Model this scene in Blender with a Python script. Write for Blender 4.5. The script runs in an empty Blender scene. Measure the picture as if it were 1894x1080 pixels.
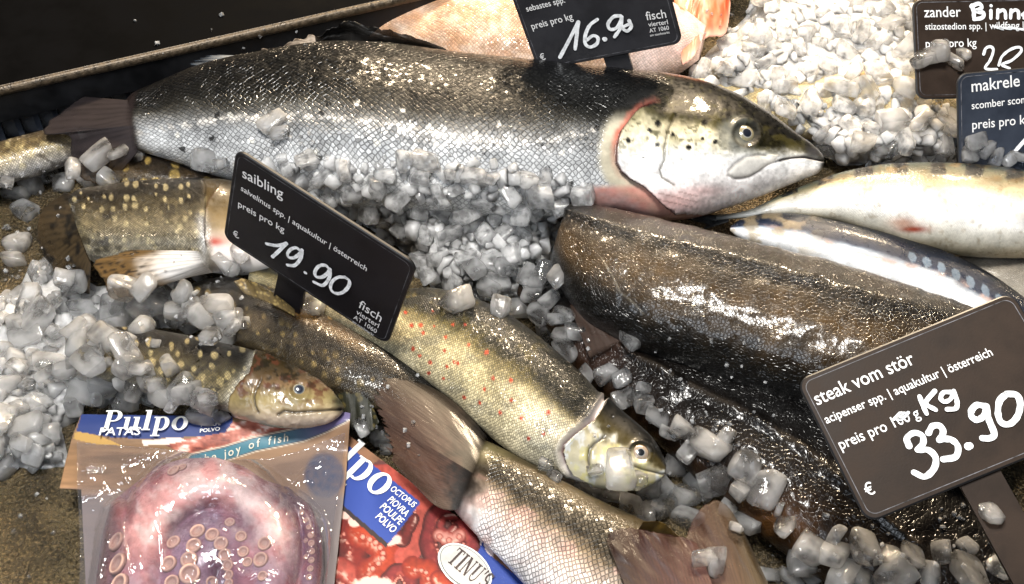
import bpy, bmesh, math, random
import numpy as np
from mathutils import Vector, Matrix, Euler

random.seed(7)
RNG = np.random.default_rng(7)
S = bpy.context.scene
COL = S.collection

# ------------------------------------------------------------------ camera
W0, H0 = 1894.0, 1080.0
PITCH = math.radians(50.0)
CAMH = 0.637
LENS = 38.0
FPX = LENS / 36.0 * W0
CAM = np.array([0.0, -CAMH / math.tan(PITCH), CAMH])
DIR = np.array([0.0, math.cos(PITCH), -math.sin(PITCH)])
UPV = np.array([0.0, math.sin(PITCH), math.cos(PITCH)])
RGT = np.array([1.0, 0.0, 0.0])
cd = bpy.data.cameras.new("camera")
cam = bpy.data.objects.new("camera", cd)
COL.objects.link(cam)
cam.location = CAM
cam.rotation_euler = (math.pi / 2 - PITCH, 0, 0)
cd.lens = LENS
cd.sensor_width = 36.0
cd.clip_start = 0.01
cd.clip_end = 50.0
S.camera = cam

# ------------------------------------------------------------------ world and lamps
wd = bpy.data.worlds.new("World")
S.world = wd
wd.use_nodes = True
wd.node_tree.nodes["Background"].inputs[0].default_value = (0.62, 0.76, 1.0, 1)
wd.node_tree.nodes["Background"].inputs[1].default_value = 0.03


def area(name, loc, target, size, power, color, size_y=None, spread=180):
    l = bpy.data.lights.new(name, 'AREA')
    l.energy = power
    l.color = color
    l.size = size
    if size_y:
        l.shape = 'RECTANGLE'
        l.size_y = size_y
    l.spread = math.radians(spread)
    o = bpy.data.objects.new(name, l)
    COL.objects.link(o)
    o.location = loc
    o.rotation_euler = (Vector(target) - Vector(loc)).to_track_quat('-Z', 'Y').to_euler()
    return o


WARM = (1.0, 0.79, 0.54)
area("counter_lamp", (0.28, 1.42, 1.02), (0.2, 0.05, 0), 0.15, 38.0, WARM)
area("counter_lamp", (-0.22, 1.42, 1.02), (-0.1, 0.05, 0), 0.14, 17.0, WARM)
area("counter_lamp", (0.80, 1.32, 1.02), (0.5, 0.05, 0), 0.14, 15.0, WARM)
area("ceiling_lamp", (-0.15, -0.18, 1.60), (0.1, 0.06, 0), 0.55, 38.0, (1.0, 0.97, 0.92), 0.3)
area("daylight_opening", (-0.9, -1.5, 1.7), (0, 0, 0), 1.2, 18.0, (0.84, 0.91, 1.0), 1.0)

vs = S.view_settings
vs.view_transform = 'Standard'
vs.look = 'None'
vs.exposure = 0.22
vs.gamma = 1.0
vs.use_curve_mapping = False
cy = S.cycles
cy.max_bounces = 18
cy.transmission_bounces = 12
cy.glossy_bounces = 6
cy.diffuse_bounces = 4
cy.transparent_max_bounces = 16
cy.sample_clamp_indirect = 6.0
cy.blur_glossy = 0.5
cy.use_denoising = True
try:
    cy.denoiser = 'OPENIMAGEDENOISE'
except Exception:
    pass


# ------------------------------------------------------------------ pixel <-> world (photograph coordinates, 1894 x 1080)
def unproj(px, py, z):
    px = np.asarray(px, float); py = np.asarray(py, float); z = np.asarray(z, float)
    a = (px - W0 / 2) / FPX
    b = -(py - H0 / 2) / FPX
    d = DIR + a[..., None] * RGT + b[..., None] * UPV
    t = (z - CAM[2]) / d[..., 2]
    return CAM + d * t[..., None]


def proj(P):
    q = np.asarray(P) - CAM
    zz = q @ DIR
    return np.stack([W0 / 2 + FPX * (q @ RGT) / zz, H0 / 2 - FPX * (q @ UPV) / zz], -1)


def pxsize(p):
    """metres per photograph pixel at world point p"""
    return float(((np.asarray(p) - CAM) @ DIR) / FPX)


# ------------------------------------------------------------------ numpy helpers
def hash2(ix, iy, s=0):
    h = (ix.astype(np.int64) * 374761393 + iy.astype(np.int64) * 668265263 + s * 974634777) & 0xFFFFFFFF
    h = ((h ^ (h >> 13)) * 1274126177) & 0xFFFFFFFF
    return ((h ^ (h >> 16)) & 0xFFFF) / 65535.0


def vnoise(x, y, s=0):
    ix = np.floor(x); iy = np.floor(y)
    fx = x - ix; fy = y - iy
    fx = fx * fx * (3 - 2 * fx); fy = fy * fy * (3 - 2 * fy)
    a = hash2(ix, iy, s); b = hash2(ix + 1, iy, s); c = hash2(ix, iy + 1, s); d = hash2(ix + 1, iy + 1, s)
    return (a * (1 - fx) + b * fx) * (1 - fy) + (c * (1 - fx) + d * fx) * fy


def fbm(x, y, s=0, o=4):
    r = 0; a = 0.5; t = 0
    for k in range(o):
        r = r + a * vnoise(x * 2 ** k, y * 2 ** k, s + k * 17); t += a; a *= 0.5
    return r / t


def worley(x, y, s=0, jit=0.9):
    """distance to nearest cell point, id hash"""
    ix = np.floor(x); iy = np.floor(y)
    best = np.full(x.shape, 9.0); bid = np.zeros(x.shape)
    for dx in (-1, 0, 1):
        for dy in (-1, 0, 1):
            cx = ix + dx; cyy = iy + dy
            px = cx + 0.5 + jit * (hash2(cx, cyy, s) - 0.5); py = cyy + 0.5 + jit * (hash2(cx, cyy, s + 5) - 0.5)
            d = np.hypot(px - x, py - y)
            m = d < best
            best = np.where(m, d, best); bid = np.where(m, hash2(cx, cyy, s + 9), bid)
    return best, bid


def sstep(a, b, x):
    t = np.clip((x - a) / (b - a), 0, 1)
    return t * t * (3 - 2 * t)


def seg_dist(px, py, pts):
    """distance to a polyline and the parameter 0..1 along it and the signed side"""
    pts = np.asarray(pts, float)
    L = np.concatenate([[0], np.cumsum(np.hypot(*np.diff(pts, axis=0).T))])
    best = np.full(px.shape, 1e9); par = np.zeros(px.shape); side = np.zeros(px.shape)
    for i in range(len(pts) - 1):
        a, b = pts[i], pts[i + 1]
        v = b - a; l2 = v @ v + 1e-9
        t = np.clip(((px - a[0]) * v[0] + (py - a[1]) * v[1]) / l2, 0, 1)
        dx = px - a[0] - t * v[0]; dy = py - a[1] - t * v[1]
        d = np.hypot(dx, dy)
        m = d < best
        best = np.where(m, d, best); par = np.where(m, (L[i] + t * (L[i + 1] - L[i])) / L[-1], par)
        side = np.where(m, np.sign(v[0] * dy - v[1] * dx), side)
    return best, par, side


def in_poly(px, py, poly):
    poly = np.asarray(poly, float)
    r = np.zeros(px.shape, bool)
    n = len(poly)
    for i in range(n):
        x1, y1 = poly[i]; x2, y2 = poly[(i + 1) % n]
        c = ((y1 > py) != (y2 > py)) & (px < (x2 - x1) * (py - y1) / (y2 - y1 + 1e-12) + x1)
        r ^= c
    return r


def smooth_line(pts, n):
    """Catmull-Rom resample of rows of pts to n rows, even along the first two columns"""
    P = np.asarray(pts, float)
    P = np.vstack([2 * P[0] - P[1], P, 2 * P[-1] - P[-2]])
    out = []
    for i in range(1, len(P) - 2):
        p0, p1, p2, p3 = P[i - 1], P[i], P[i + 1], P[i + 2]
        for t in np.linspace(0, 1, 24, endpoint=False):
            out.append(0.5 * (2 * p1 + (p2 - p0) * t + (2 * p0 - 5 * p1 + 4 * p2 - p3) * t * t + (3 * p1 - p0 - 3 * p2 + p3) * t ** 3))
    out.append(P[-2])
    out = np.array(out)
    key = out[:, :2] if out.shape[1] < 4 else (out[:, :2] + out[:, 2:4]) / 2
    s = np.concatenate([[0], np.cumsum(np.hypot(*np.diff(key, axis=0).T) + 1e-9)])
    q = np.linspace(0, s[-1], n)
    return np.stack([np.interp(q, s, out[:, k]) for k in range(out.shape[1])], 1)


def mix(a, b, t):
    t = np.asarray(t)[..., None]
    return a * (1 - t) + np.asarray(b) * t


def ramp(x, stops):
    xs = [s[0] for s in stops]
    return np.stack([np.interp(x, xs, [s[1][k] for s in stops]) for k in range(3)], -1)


# ------------------------------------------------------------------ object helpers
ORG = {}


def thing(name, label, cat, loc, group=None):
    o = bpy.data.objects.new(name, None)
    COL.objects.link(o)
    o.empty_display_size = 0.02
    o.location = loc
    o['label'] = label; o['category'] = cat
    if group: o['group'] = group
    ORG[o.name] = np.array(loc, float)
    return o


def tag(o, label, cat, group=None):
    o['label'] = label; o['category'] = cat
    if group: o['group'] = group
    return o


def mesh_obj(name, verts, faces, mats, parent=None, col=None, uv=None, smooth=True, fmat=None, kind=None):
    verts = np.asarray(verts, float)
    org = ORG[parent.name] if parent is not None else np.zeros(3)
    me = bpy.data.meshes.new(name)
    v = verts - org
    if isinstance(faces, np.ndarray):
        nf, k = faces.shape
        me.vertices.add(len(v)); me.vertices.foreach_set("co", v.astype(np.float32).ravel())
        me.loops.add(nf * k); me.loops.foreach_set("vertex_index", faces.astype(np.int32).ravel())
        me.polygons.add(nf)
        me.polygons.foreach_set("loop_start", np.arange(0, nf * k, k, dtype=np.int32))
        me.polygons.foreach_set("loop_total", np.full(nf, k, np.int32))
        me.update(calc_edges=True)
    else:
        me.from_pydata([tuple(p) for p in v], [], faces)
    me.polygons.foreach_set("use_smooth", np.full(len(me.polygons), smooth))
    if col is not None:
        a = me.color_attributes.new("Col", 'FLOAT_COLOR', 'POINT')
        c = np.asarray(col, np.float32)
        if c.shape[1] == 3: c = np.hstack([c, np.ones((len(c), 1), np.float32)])
        a.data.foreach_set("color", np.clip(c, 0, 1).astype(np.float32).ravel())
    if uv is not None:
        l = me.uv_layers.new(name="UVMap")
        idx = np.zeros(len(me.loops), np.int32)
        me.loops.foreach_get("vertex_index", idx)
        l.data.foreach_set("uv", np.asarray(uv, np.float32)[idx].ravel())
    mats = mats if isinstance(mats, (list, tuple)) else [mats]
    for m in mats: me.materials.append(m)
    if fmat is not None:
        me.polygons.foreach_set("material_index", np.asarray(fmat, np.int32))
    me.validate()
    o = bpy.data.objects.new(name, me)
    COL.objects.link(o)
    if parent is not None:
        o.parent = parent
        ORG[o.name] = org
    if kind: o['kind'] = kind
    return o


def center_origin(o):
    """put a one-mesh thing's origin at its own middle"""
    me = o.data
    co = np.zeros(len(me.vertices) * 3, np.float32); me.vertices.foreach_get("co", co)
    co = co.reshape(-1, 3); c = (co.min(0) + co.max(0)) / 2; c[2] = co[:, 2].min()
    me.vertices.foreach_set("co", (co - c).ravel())
    o.location = c
    return o


def grid_faces(n, m, wrap=False):
    i = np.arange(n - 1)[:, None]; j = np.arange(m if wrap else m - 1)[None, :]
    j2 = (j + 1) % m
    return np.stack([i * m + j, (i + 1) * m + j, (i + 1) * m + j2, i * m + j2], -1).reshape(-1, 4)


# ------------------------------------------------------------------ materials
def newmat(name):
    m = bpy.data.materials.new(name)
    m.use_nodes = True
    nt = m.node_tree
    return m, nt, nt.nodes["Principled BSDF"], nt.links


def N(nt, t, **kw):
    n = nt.nodes.new(t)
    for k, v in kw.items(): setattr(n, k, v)
    return n


def mathn(nt, op, a, b=None, clamp=False):
    n = nt.nodes.new('ShaderNodeMath'); n.operation = op; n.use_clamp = clamp
    for i, x in enumerate((a, b)):
        if x is None: continue
        if isinstance(x, (int, float)): n.inputs[i].default_value = x
        else: nt.links.new(x, n.inputs[i])
    return n.outputs[0]


def maprange(nt, x, a, b, c=0.0, d=1.0, smooth=True):
    n = nt.nodes.new('ShaderNodeMapRange')
    if smooth: n.interpolation_type = 'SMOOTHSTEP'
    nt.links.new(x, n.inputs[0])
    for i, v in enumerate((a, b, c, d)): n.inputs[1 + i].default_value = v
    return n.outputs[0]


def mixcol(nt, fac, a, b, blend='MIX'):
    n = nt.nodes.new('ShaderNodeMix'); n.data_type = 'RGBA'; n.blend_type = blend
    for sock, x in ((n.inputs[0], fac), (n.inputs[6], a), (n.inputs[7], b)):
        if isinstance(x, (int, float)): sock.default_value = x
        elif isinstance(x, tuple): sock.default_value = x if len(x) == 4 else (*x, 1)
        else: nt.links.new(x, sock)
    return n.outputs[2]


def noise(nt, vec, scale, detail=3, rough=0.5):
    n = nt.nodes.new('ShaderNodeTexNoise')
    n.inputs['Scale'].default_value = scale; n.inputs['Detail'].default_value = detail
    n.inputs['Roughness'].default_value = rough
    if vec is not None: nt.links.new(vec, n.inputs['Vector'])
    return n


def plain(name, color, rough=0.5, spec=0.5, metal=0.0, coat=0.0, mott=0.0, mscale=60, bump=0.0, bscale=300):
    m, nt, b, L = newmat(name)
    b.inputs['Base Color'].default_value = (*color, 1)
    b.inputs['Roughness'].default_value = rough
    b.inputs['Specular IOR Level'].default_value = spec
    b.inputs['Metallic'].default_value = metal
    b.inputs['Coat Weight'].default_value = coat
    b.inputs['Coat Roughness'].default_value = 0.08
    tc = N(nt, 'ShaderNodeTexCoord')
    if mott:
        n = noise(nt, tc.outputs['Object'], mscale, 5, 0.6)
        f = maprange(nt, n.outputs[0], 0.3, 0.7, 1 - mott, 1 + mott)
        mc = N(nt, 'ShaderNodeVectorMath', operation='SCALE')
        mc.inputs[0].default_value = color; L.new(f, mc.inputs['Scale'])
        L.new(mc.outputs[0], b.inputs['Base Color'])
        r = maprange(nt, n.outputs[0], 0.3, 0.7, rough * (1 - mott * 0.6), min(1, rough * (1 + mott * 0.6)))
        L.new(r, b.inputs['Roughness'])
    if bump:
        n2 = noise(nt, tc.outputs['Object'], bscale, 3)
        bp = N(nt, 'ShaderNodeBump'); bp.inputs['Strength'].default_value = bump; bp.inputs['Distance'].default_value = 0.001
        L.new(n2.outputs[0], bp.inputs['Height']); L.new(bp.outputs[0], b.inputs['Normal'])
    return m


def skin_mat(name, scale=0.006, edge=0.75, cell=0.5, tilt=0.35, metal=0.25, rough=0.3, coat=0.6, bumpd=0.0005, wet=0.4, aspect=1.0, jit=0.25, spec=0.6, gam=1.4):
    """wet fish skin: pigment from 'Col' (alpha = how scaly), scale lattice in UV metres"""
    m, nt, b, L = newmat(name)
    at = N(nt, 'ShaderNodeAttribute', attribute_name='Col')
    uv = N(nt, 'ShaderNodeTexCoord')
    mp = N(nt, 'ShaderNodeMapping')
    L.new(uv.outputs['UV'], mp.inputs['Vector'])
    mp.inputs['Scale'].default_value = (aspect / scale, 1 / scale, 1)
    # a small warp so that rows are not ruler-straight
    nz = noise(nt, mp.outputs[0], 0.12, 2)
    wv = N(nt, 'ShaderNodeVectorMath', operation='MULTIPLY_ADD')
    L.new(nz.outputs['Color'], wv.inputs[0]); wv.inputs[1].default_value = (2.6, 2.6, 0); L.new(mp.outputs[0], wv.inputs[2])
    rot = N(nt, 'ShaderNodeMapping'); rot.inputs['Rotation'].default_value = (0, 0, math.radians(45))
    L.new(wv.outputs[0], rot.inputs['Vector'])
    ve = N(nt, 'ShaderNodeTexVoronoi', voronoi_dimensions='2D', feature='DISTANCE_TO_EDGE')
    vc = N(nt, 'ShaderNodeTexVoronoi', voronoi_dimensions='2D', feature='F1')
    for v in (ve, vc):
        v.inputs['Scale'].default_value = 1.0
        v.inputs['Randomness'].default_value = jit
        L.new(rot.outputs[0], v.inputs['Vector'])
    mask = at.outputs['Alpha']
    en = maprange(nt, ve.outputs['Distance'], 0.02, 0.2, 1.0, 0.0)
    en = mathn(nt, 'MULTIPLY', en, mask)
    sep = N(nt, 'ShaderNodeSeparateColor'); L.new(vc.outputs['Color'], sep.inputs[0])
    var = maprange(nt, sep.outputs[0], 0, 1, 1 - cell * 0.5, 1 + cell * 0.5, smooth=False)
    var = mathn(nt, 'ADD', mathn(nt, 'MULTIPLY', mathn(nt, 'SUBTRACT', var, 1.0), mask), 1.0)
    sc = N(nt, 'ShaderNodeVectorMath', operation='SCALE'); L.new(at.outputs['Color'], sc.inputs[0]); L.new(var, sc.inputs['Scale'])
    dark = N(nt, 'ShaderNodeVectorMath', operation='SCALE'); L.new(at.outputs['Color'], dark.inputs[0]); dark.inputs['Scale'].default_value = 0.12
    colr = mixcol(nt, mathn(nt, 'MULTIPLY', en, edge), sc.outputs[0], dark.outputs[0])
    big = noise(nt, uv.outputs['Object'], 45, 4, 0.6)
    colr = mixcol(nt, 1.0, colr, mixcol(nt, maprange(nt, big.outputs[0], 0.25, 0.75), (0.78, 0.78, 0.78), (1.2, 1.2, 1.2)), 'MULTIPLY')
    gm = N(nt, 'ShaderNodeGamma'); gm.inputs[1].default_value = gam; L.new(colr, gm.inputs[0])
    L.new(gm.outputs[0], b.inputs['Base Color'])
    b.inputs['Metallic'].default_value = metal
    b.inputs['Specular IOR Level'].default_value = spec
    fine = noise(nt, uv.outputs['Object'], 260, 3, 0.6)
    L.new(maprange(nt, fine.outputs[0], 0.3, 0.7, rough * 0.75, rough * 1.3), b.inputs['Roughness'])
    b.inputs['Coat Weight'].default_value = coat
    b.inputs['Coat Roughness'].default_value = 0.07
    # height: raised scales with sunk edges, slime ripples
    h = mathn(nt, 'MULTIPLY', en, -1.0)
    h = mathn(nt, 'ADD', h, mathn(nt, 'MULTIPLY', fine.outputs[0], wet))
    bp = N(nt, 'ShaderNodeBump'); bp.inputs['Strength'].default_value = 0.8; bp.inputs['Distance'].default_value = bumpd
    L.new(h, bp.inputs['Height'])
    # every scale tips its own way
    off = N(nt, 'ShaderNodeVectorMath', operation='SUBTRACT'); L.new(vc.outputs['Color'], off.inputs[0]); off.inputs[1].default_value = (0.5, 0.5, 0.5)
    os_ = N(nt, 'ShaderNodeVectorMath', operation='SCALE'); L.new(off.outputs[0], os_.inputs[0]); L.new(mathn(nt, 'MULTIPLY', mask, tilt), os_.inputs['Scale'])
    ad = N(nt, 'ShaderNodeVectorMath', operation='ADD'); L.new(bp.outputs[0], ad.inputs[0]); L.new(os_.outputs[0], ad.inputs[1])
    nm = N(nt, 'ShaderNodeVectorMath', operation='NORMALIZE'); L.new(ad.outputs[0], nm.inputs[0])
    L.new(nm.outputs[0], b.inputs['Normal'])
    L.new(nm.outputs[0], b.inputs['Coat Normal'])
    return m


def fin_mat(name, trans=0.25, rough=0.35, raysc=1.0):
    m, nt, b, L = newmat(name)
    at = N(nt, 'ShaderNodeAttribute', attribute_name='Col')
    gm = N(nt, 'ShaderNodeGamma'); gm.inputs[1].default_value = 1.25; L.new(at.outputs['Color'], gm.inputs[0])
    L.new(gm.outputs[0], b.inputs['Base Color'])
    b.inputs['Roughness'].default_value = rough + 0.12
    b.inputs['Specular IOR Level'].default_value = 0.3
    b.inputs['Coat Weight'].default_value = 0.06
    b.inputs['Coat Roughness'].default_value = 0.1
    uv = N(nt, 'ShaderNodeTexCoord')
    mp = N(nt, 'ShaderNodeMapping'); mp.inputs['Scale'].default_value = (70 * raysc, 2.5, 1); L.new(uv.outputs['UV'], mp.inputs['Vector'])
    n = noise(nt, mp.outputs[0], 1.0, 4, 0.6)
    bp = N(nt, 'ShaderNodeBump'); bp.inputs['Strength'].default_value = 0.4; bp.inputs['Distance'].default_value = 0.0002
    L.new(n.outputs[0], bp.inputs['Height']); L.new(bp.outputs[0], b.inputs['Normal'])
    tr = N(nt, 'ShaderNodeBsdfTransparent')
    mx = N(nt, 'ShaderNodeMixShader')
    sx = N(nt, 'ShaderNodeSeparateXYZ'); L.new(uv.outputs['UV'], sx.inputs[0])
    L.new(mathn(nt, 'ADD', maprange(nt, sx.outputs[1], 0.15, 1.0, trans * 0.15, trans * 1.5), maprange(nt, sx.outputs[1], 0.0, 0.14, 1.0, 0.0), clamp=True), mx.inputs[0])
    out = nt.nodes['Material Output']
    L.new(b.outputs[0], mx.inputs[1]); L.new(tr.outputs[0], mx.inputs[2]); L.new(mx.outputs[0], out.inputs[0])
    return m


def ice_mat(name, trans_lo, trans_hi, tint=(0.985, 0.99, 0.995), rough=0.1, milk=(0.97, 0.975, 0.98), sss=0.0, scale=1.0, freq=1.3):
    m, nt, b, L = newmat(name)
    tc = N(nt, 'ShaderNodeTexCoord')
    oi = N(nt, 'ShaderNodeObjectInfo')
    off = N(nt, 'ShaderNodeVectorMath', operation='MULTIPLY_ADD')
    L.new(oi.outputs['Random'], off.inputs[0]); off.inputs[1].default_value = (19, 17, 15); L.new(tc.outputs['Object'], off.inputs[2])
    n = noise(nt, off.outputs[0], freq * scale, 3, 0.5)
    t = maprange(nt, n.outputs[0], 0.34, 0.64, trans_lo, trans_hi)
    L.new(t, b.inputs['Transmission Weight'])
    L.new(mixcol(nt, t, milk, tint), b.inputs['Base Color'])
    b.inputs['IOR'].default_value = 1.31
    n2 = noise(nt, off.outputs[0], 3.6 * scale, 3, 0.55)
    L.new(maprange(nt, n2.outputs[0], 0.3, 0.7, rough * 0.3, rough * 2.0), b.inputs['Roughness'])
    if sss:
        b.inputs['Subsurface Weight'].default_value = sss
        b.inputs['Subsurface Radius'].default_value = (1.0, 1.0, 1.0)
        b.inputs['Subsurface Scale'].default_value = 0.03
    n3 = noise(nt, off.outputs[0], 11.0 * scale, 2, 0.5)
    bp = N(nt, 'ShaderNodeBump'); bp.inputs['Strength'].default_value = 0.4; bp.inputs['Distance'].default_value = 0.0006
    L.new(mathn(nt, 'ADD', n2.outputs[0], mathn(nt, 'MULTIPLY', n3.outputs[0], 0.35)), bp.inputs['Height']); L.new(bp.outputs[0], b.inputs['Normal'])
    b.inputs['Coat Weight'].default_value = 0.0
    b.inputs['Coat Roughness'].default_value = 0.04
    return m


def print_mat(name, rough=0.35, coat=0.3):
    m, nt, b, L = newmat(name)
    at = N(nt, 'ShaderNodeAttribute', attribute_name='Col')
    L.new(at.outputs['Color'], b.inputs['Base Color'])
    b.inputs['Roughness'].default_value = rough
    b.inputs['Coat Weight'].default_value = coat
    b.inputs['Specular IOR Level'].default_value = 0.25
    b.inputs['Coat Roughness'].default_value = 0.12
    return m


def film_mat(name):
    m, nt, b, L = newmat(name)
    nt.nodes.remove(b)
    tr = N(nt, 'ShaderNodeBsdfTransparent'); tr.inputs[0].default_value = (0.95, 0.95, 0.97, 1)
    gl = N(nt, 'ShaderNodeBsdfGlossy'); gl.inputs['Roughness'].default_value = 0.05
    df = N(nt, 'ShaderNodeBsdfDiffuse'); df.inputs[0].default_value = (0.7, 0.7, 0.75, 1)
    tc = N(nt, 'ShaderNodeTexCoord')
    n = noise(nt, tc.outputs['Object'], 60, 3, 0.55)
    n2 = noise(nt, tc.outputs['Object'], 420, 2, 0.5)
    hh = mathn(nt, 'ADD', n.outputs[0], mathn(nt, 'MULTIPLY', n2.outputs[0], 0.06))
    bp = N(nt, 'ShaderNodeBump'); bp.inputs['Strength'].default_value = 0.35; bp.inputs['Distance'].default_value = 0.0012
    L.new(hh, bp.inputs['Height'])
    L.new(bp.outputs[0], gl.inputs['Normal'])
    lw = N(nt, 'ShaderNodeLayerWeight'); lw.inputs['Blend'].default_value = 0.5; L.new(bp.outputs[0], lw.inputs['Normal'])
    fr = mathn(nt, 'ADD', mathn(nt, 'MULTIPLY', mathn(nt, 'POWER', lw.outputs['Facing'], 4.0), 0.35), 0.085, clamp=True)
    m0 = N(nt, 'ShaderNodeMixShader'); m0.inputs[0].default_value = 0.025
    L.new(tr.outputs[0], m0.inputs[1]); L.new(df.outputs[0], m0.inputs[2])
    m1 = N(nt, 'ShaderNodeMixShader')
    L.new(fr, m1.inputs[0])
    L.new(m0.outputs[0], m1.inputs[1]); L.new(gl.outputs[0], m1.inputs[2])
    L.new(m1.outputs[0], nt.nodes['Material Output'].inputs[0])
    return m


# the brown wet speckled tray
def tray_mat():
    m, nt, b, L = newmat("wet_brown_tray")
    tc = N(nt, 'ShaderNodeTexCoord')
    n = noise(nt, tc.outputs['Object'], 30, 4, 0.6)
    n2 = noise(nt, tc.outputs['Object'], 420, 3, 0.65)
    c = mixcol(nt, maprange(nt, n.outputs[0], 0.3, 0.7), (0.035, 0.026, 0.013), (0.11, 0.08, 0.038))
    c = mixcol(nt, maprange(nt, n2.outputs[0], 0.55, 0.75), c, (0.22, 0.16, 0.075))
    c = mixcol(nt, maprange(nt, n2.outputs[0], 0.46, 0.33), c, (0.015, 0.012, 0.008))
    L.new(c, b.inputs['Base Color'])
    b.inputs['Metallic'].default_value = 0.6
    L.new(maprange(nt, n2.outputs[0], 0.3, 0.7, 0.1, 0.35), b.inputs['Roughness'])
    bp = N(nt, 'ShaderNodeBump'); bp.inputs['Strength'].default_value = 1.0; bp.inputs['Distance'].default_value = 0.0022
    L.new(n2.outputs[0], bp.inputs['Height']); L.new(bp.outputs[0], b.inputs['Normal'])
    return m


M = {}
M['tray'] = tray_mat()
M['stone'] = plain("black_stone", (0.0016, 0.0016, 0.0018), 0.7, 0.02, mott=0.3, mscale=25)
M['stone_face'] = plain("black_front", (0.006, 0.0065, 0.008), 0.5, 0.35, mott=0.4, mscale=40)
M['brass'] = plain("worn_edge", (0.075, 0.056, 0.036), 0.42, 0.5, metal=0.5, mott=0.5, mscale=220, bump=0.5, bscale=500)
M['vent'] = plain("vent_plastic", (0.03, 0.036, 0.05), 0.35, 0.5, mott=0.3, mscale=60)
M['rail'] = plain("grey_rail", (0.16, 0.17, 0.18), 0.45, 0.5, mott=0.2)
M['sign'] = plain("black_sign", (0.010, 0.009, 0.011), 0.42, 0.25, mott=0.25, mscale=35, bump=0.05, bscale=900)
M['sign_glare'] = plain("glare_tinted_sign", (0.026, 0.0175, 0.013), 0.5, 0.10, mott=0.25, mscale=35, bump=0.05, bscale=900)  # black plastic with the warm lamp glare put into its base colour
M['sign_sky'] = plain("sky_tinted_sign", (0.022, 0.028, 0.042), 0.42, 0.5, mott=0.25, mscale=35, bump=0.05, bscale=900)  # black plastic, cool sky light tinted into the base colour
M['sign_grey'] = plain("grey_sign", (0.024, 0.024, 0.028), 0.42, 0.35, mott=0.25, mscale=35, bump=0.05, bscale=900)
M['sign_edge'] = plain("sign_edge", (0.012, 0.012, 0.013), 0.4, 0.5)
M['scuff'] = plain("scuffed_edge", (0.10, 0.10, 0.11), 0.6, 0.3, mott=0.9, mscale=160)
M['white'] = plain("sign_print", (0.78, 0.78, 0.78), 0.5, 0.3)
M['chalk'] = plain("chalk_marker", (0.82, 0.84, 0.86), 0.6, 0.2, mott=0.22, mscale=260)
M['salmon'] = skin_mat("salmon_skin", 0.0033, edge=0.7, cell=0.42, tilt=0.19, metal=0.05, rough=0.34, coat=0.5, wet=0.4, jit=0.36, aspect=0.9, spec=0.25)
M['char'] = skin_mat("char_skin", 0.0016, edge=0.5, cell=0.45, tilt=0.16, metal=0.0, coat=0.4, spec=0.3, rough=0.36, wet=0.6, bumpd=0.0003)
M['trout'] = skin_mat("trout_skin", 0.0016, edge=0.5, cell=0.45, tilt=0.2, metal=0.0, coat=0.35, spec=0.3, rough=0.36, wet=0.45, bumpd=0.0003)
M['troutE'] = skin_mat("silver_skin", 0.0025, edge=0.6, cell=0.35, tilt=0.17, metal=0.0, coat=0.35, spec=0.3, rough=0.36, wet=0.35, bumpd=0.0004)
M['mackerel'] = skin_mat("mackerel_skin", 0.0012, edge=0.15, cell=0.2, tilt=0.10, metal=0.08, rough=0.33, wet=0.25, bumpd=0.0002, gam=1.3, spec=0.3, coat=0.4)
M['sturgeon'] = skin_mat("sturgeon_skin", 0.0024, edge=0.0, cell=0.1, tilt=0.025, metal=0.0, rough=0.40, wet=0.26, bumpd=0.0004, coat=0.7, jit=1.0, spec=0.25)
M['sturgeon_dark'] = skin_mat("dark_sturgeon_skin", 0.0026, edge=0.0, cell=0.1, tilt=0.02, metal=0.0, rough=0.5, wet=0.14, bumpd=0.0004, coat=0.55, jit=1.0, spec=0.1)
M['redfish'] = skin_mat("redfish_skin", 0.0026, edge=0.3, cell=0.3, tilt=0.3, metal=0.0, rough=0.4, wet=0.7, bumpd=0.0004, coat=0.3, spec=0.3, gam=1.2)
M['fin'] = fin_mat("fin_membrane", 0.16)
M['fin_clear'] = fin_mat("fin_membrane_clear", 0.36)
M['ice'] = ice_mat("clear_ice", 0.70, 0.95, rough=0.03, sss=1.0, freq=0.6)
M['milk_ice'] = ice_mat("milky_ice", 0.45, 0.88, rough=0.05, sss=1.0)
M['ice_bed'] = ice_mat("packed_ice", 0.0, 0.2, rough=0.15, scale=90, sss=1.0)
M['card'] = print_mat("printed_card", 0.4, 0.2)
M['card_edge'] = plain("raw_card", (0.45, 0.34, 0.24), 0.8, 0.2)
M['ink_white'] = plain("white_ink", (0.80, 0.79, 0.76), 0.4, 0.4)
M['ink_dark'] = plain("dark_ink", (0.045, 0.025, 0.018), 0.4, 0.4)
M['octo'] = skin_mat("octopus_skin", 0.002, edge=0.0, cell=0.0, tilt=0.0, metal=0.0, rough=0.3, wet=0.8, bumpd=0.0005, gam=1.15)
M['film'] = film_mat("clear_film")


def eye_mat():
    m, nt, b, L = newmat("fish_eye")
    at = N(nt, 'ShaderNodeAttribute', attribute_name='Col')
    L.new(at.outputs['Color'], b.inputs['Base Color'])
    b.inputs['Roughness'].default_value = 0.25
    b.inputs['Coat Weight'].default_value = 1.0
    b.inputs['Coat Roughness'].default_value = 0.02
    return m


M['eye'] = eye_mat()

# ================================================================== SETTING
c = [(-1.3, -0.75), (1.5, -0.75), (1.5, 1.0), (-1.3, 1.0)]
mesh_obj("display_floor", [(x, y, 0.0) for x, y in c], [(0, 1, 2, 3)], M['tray'], smooth=False, kind='structure')

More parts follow.
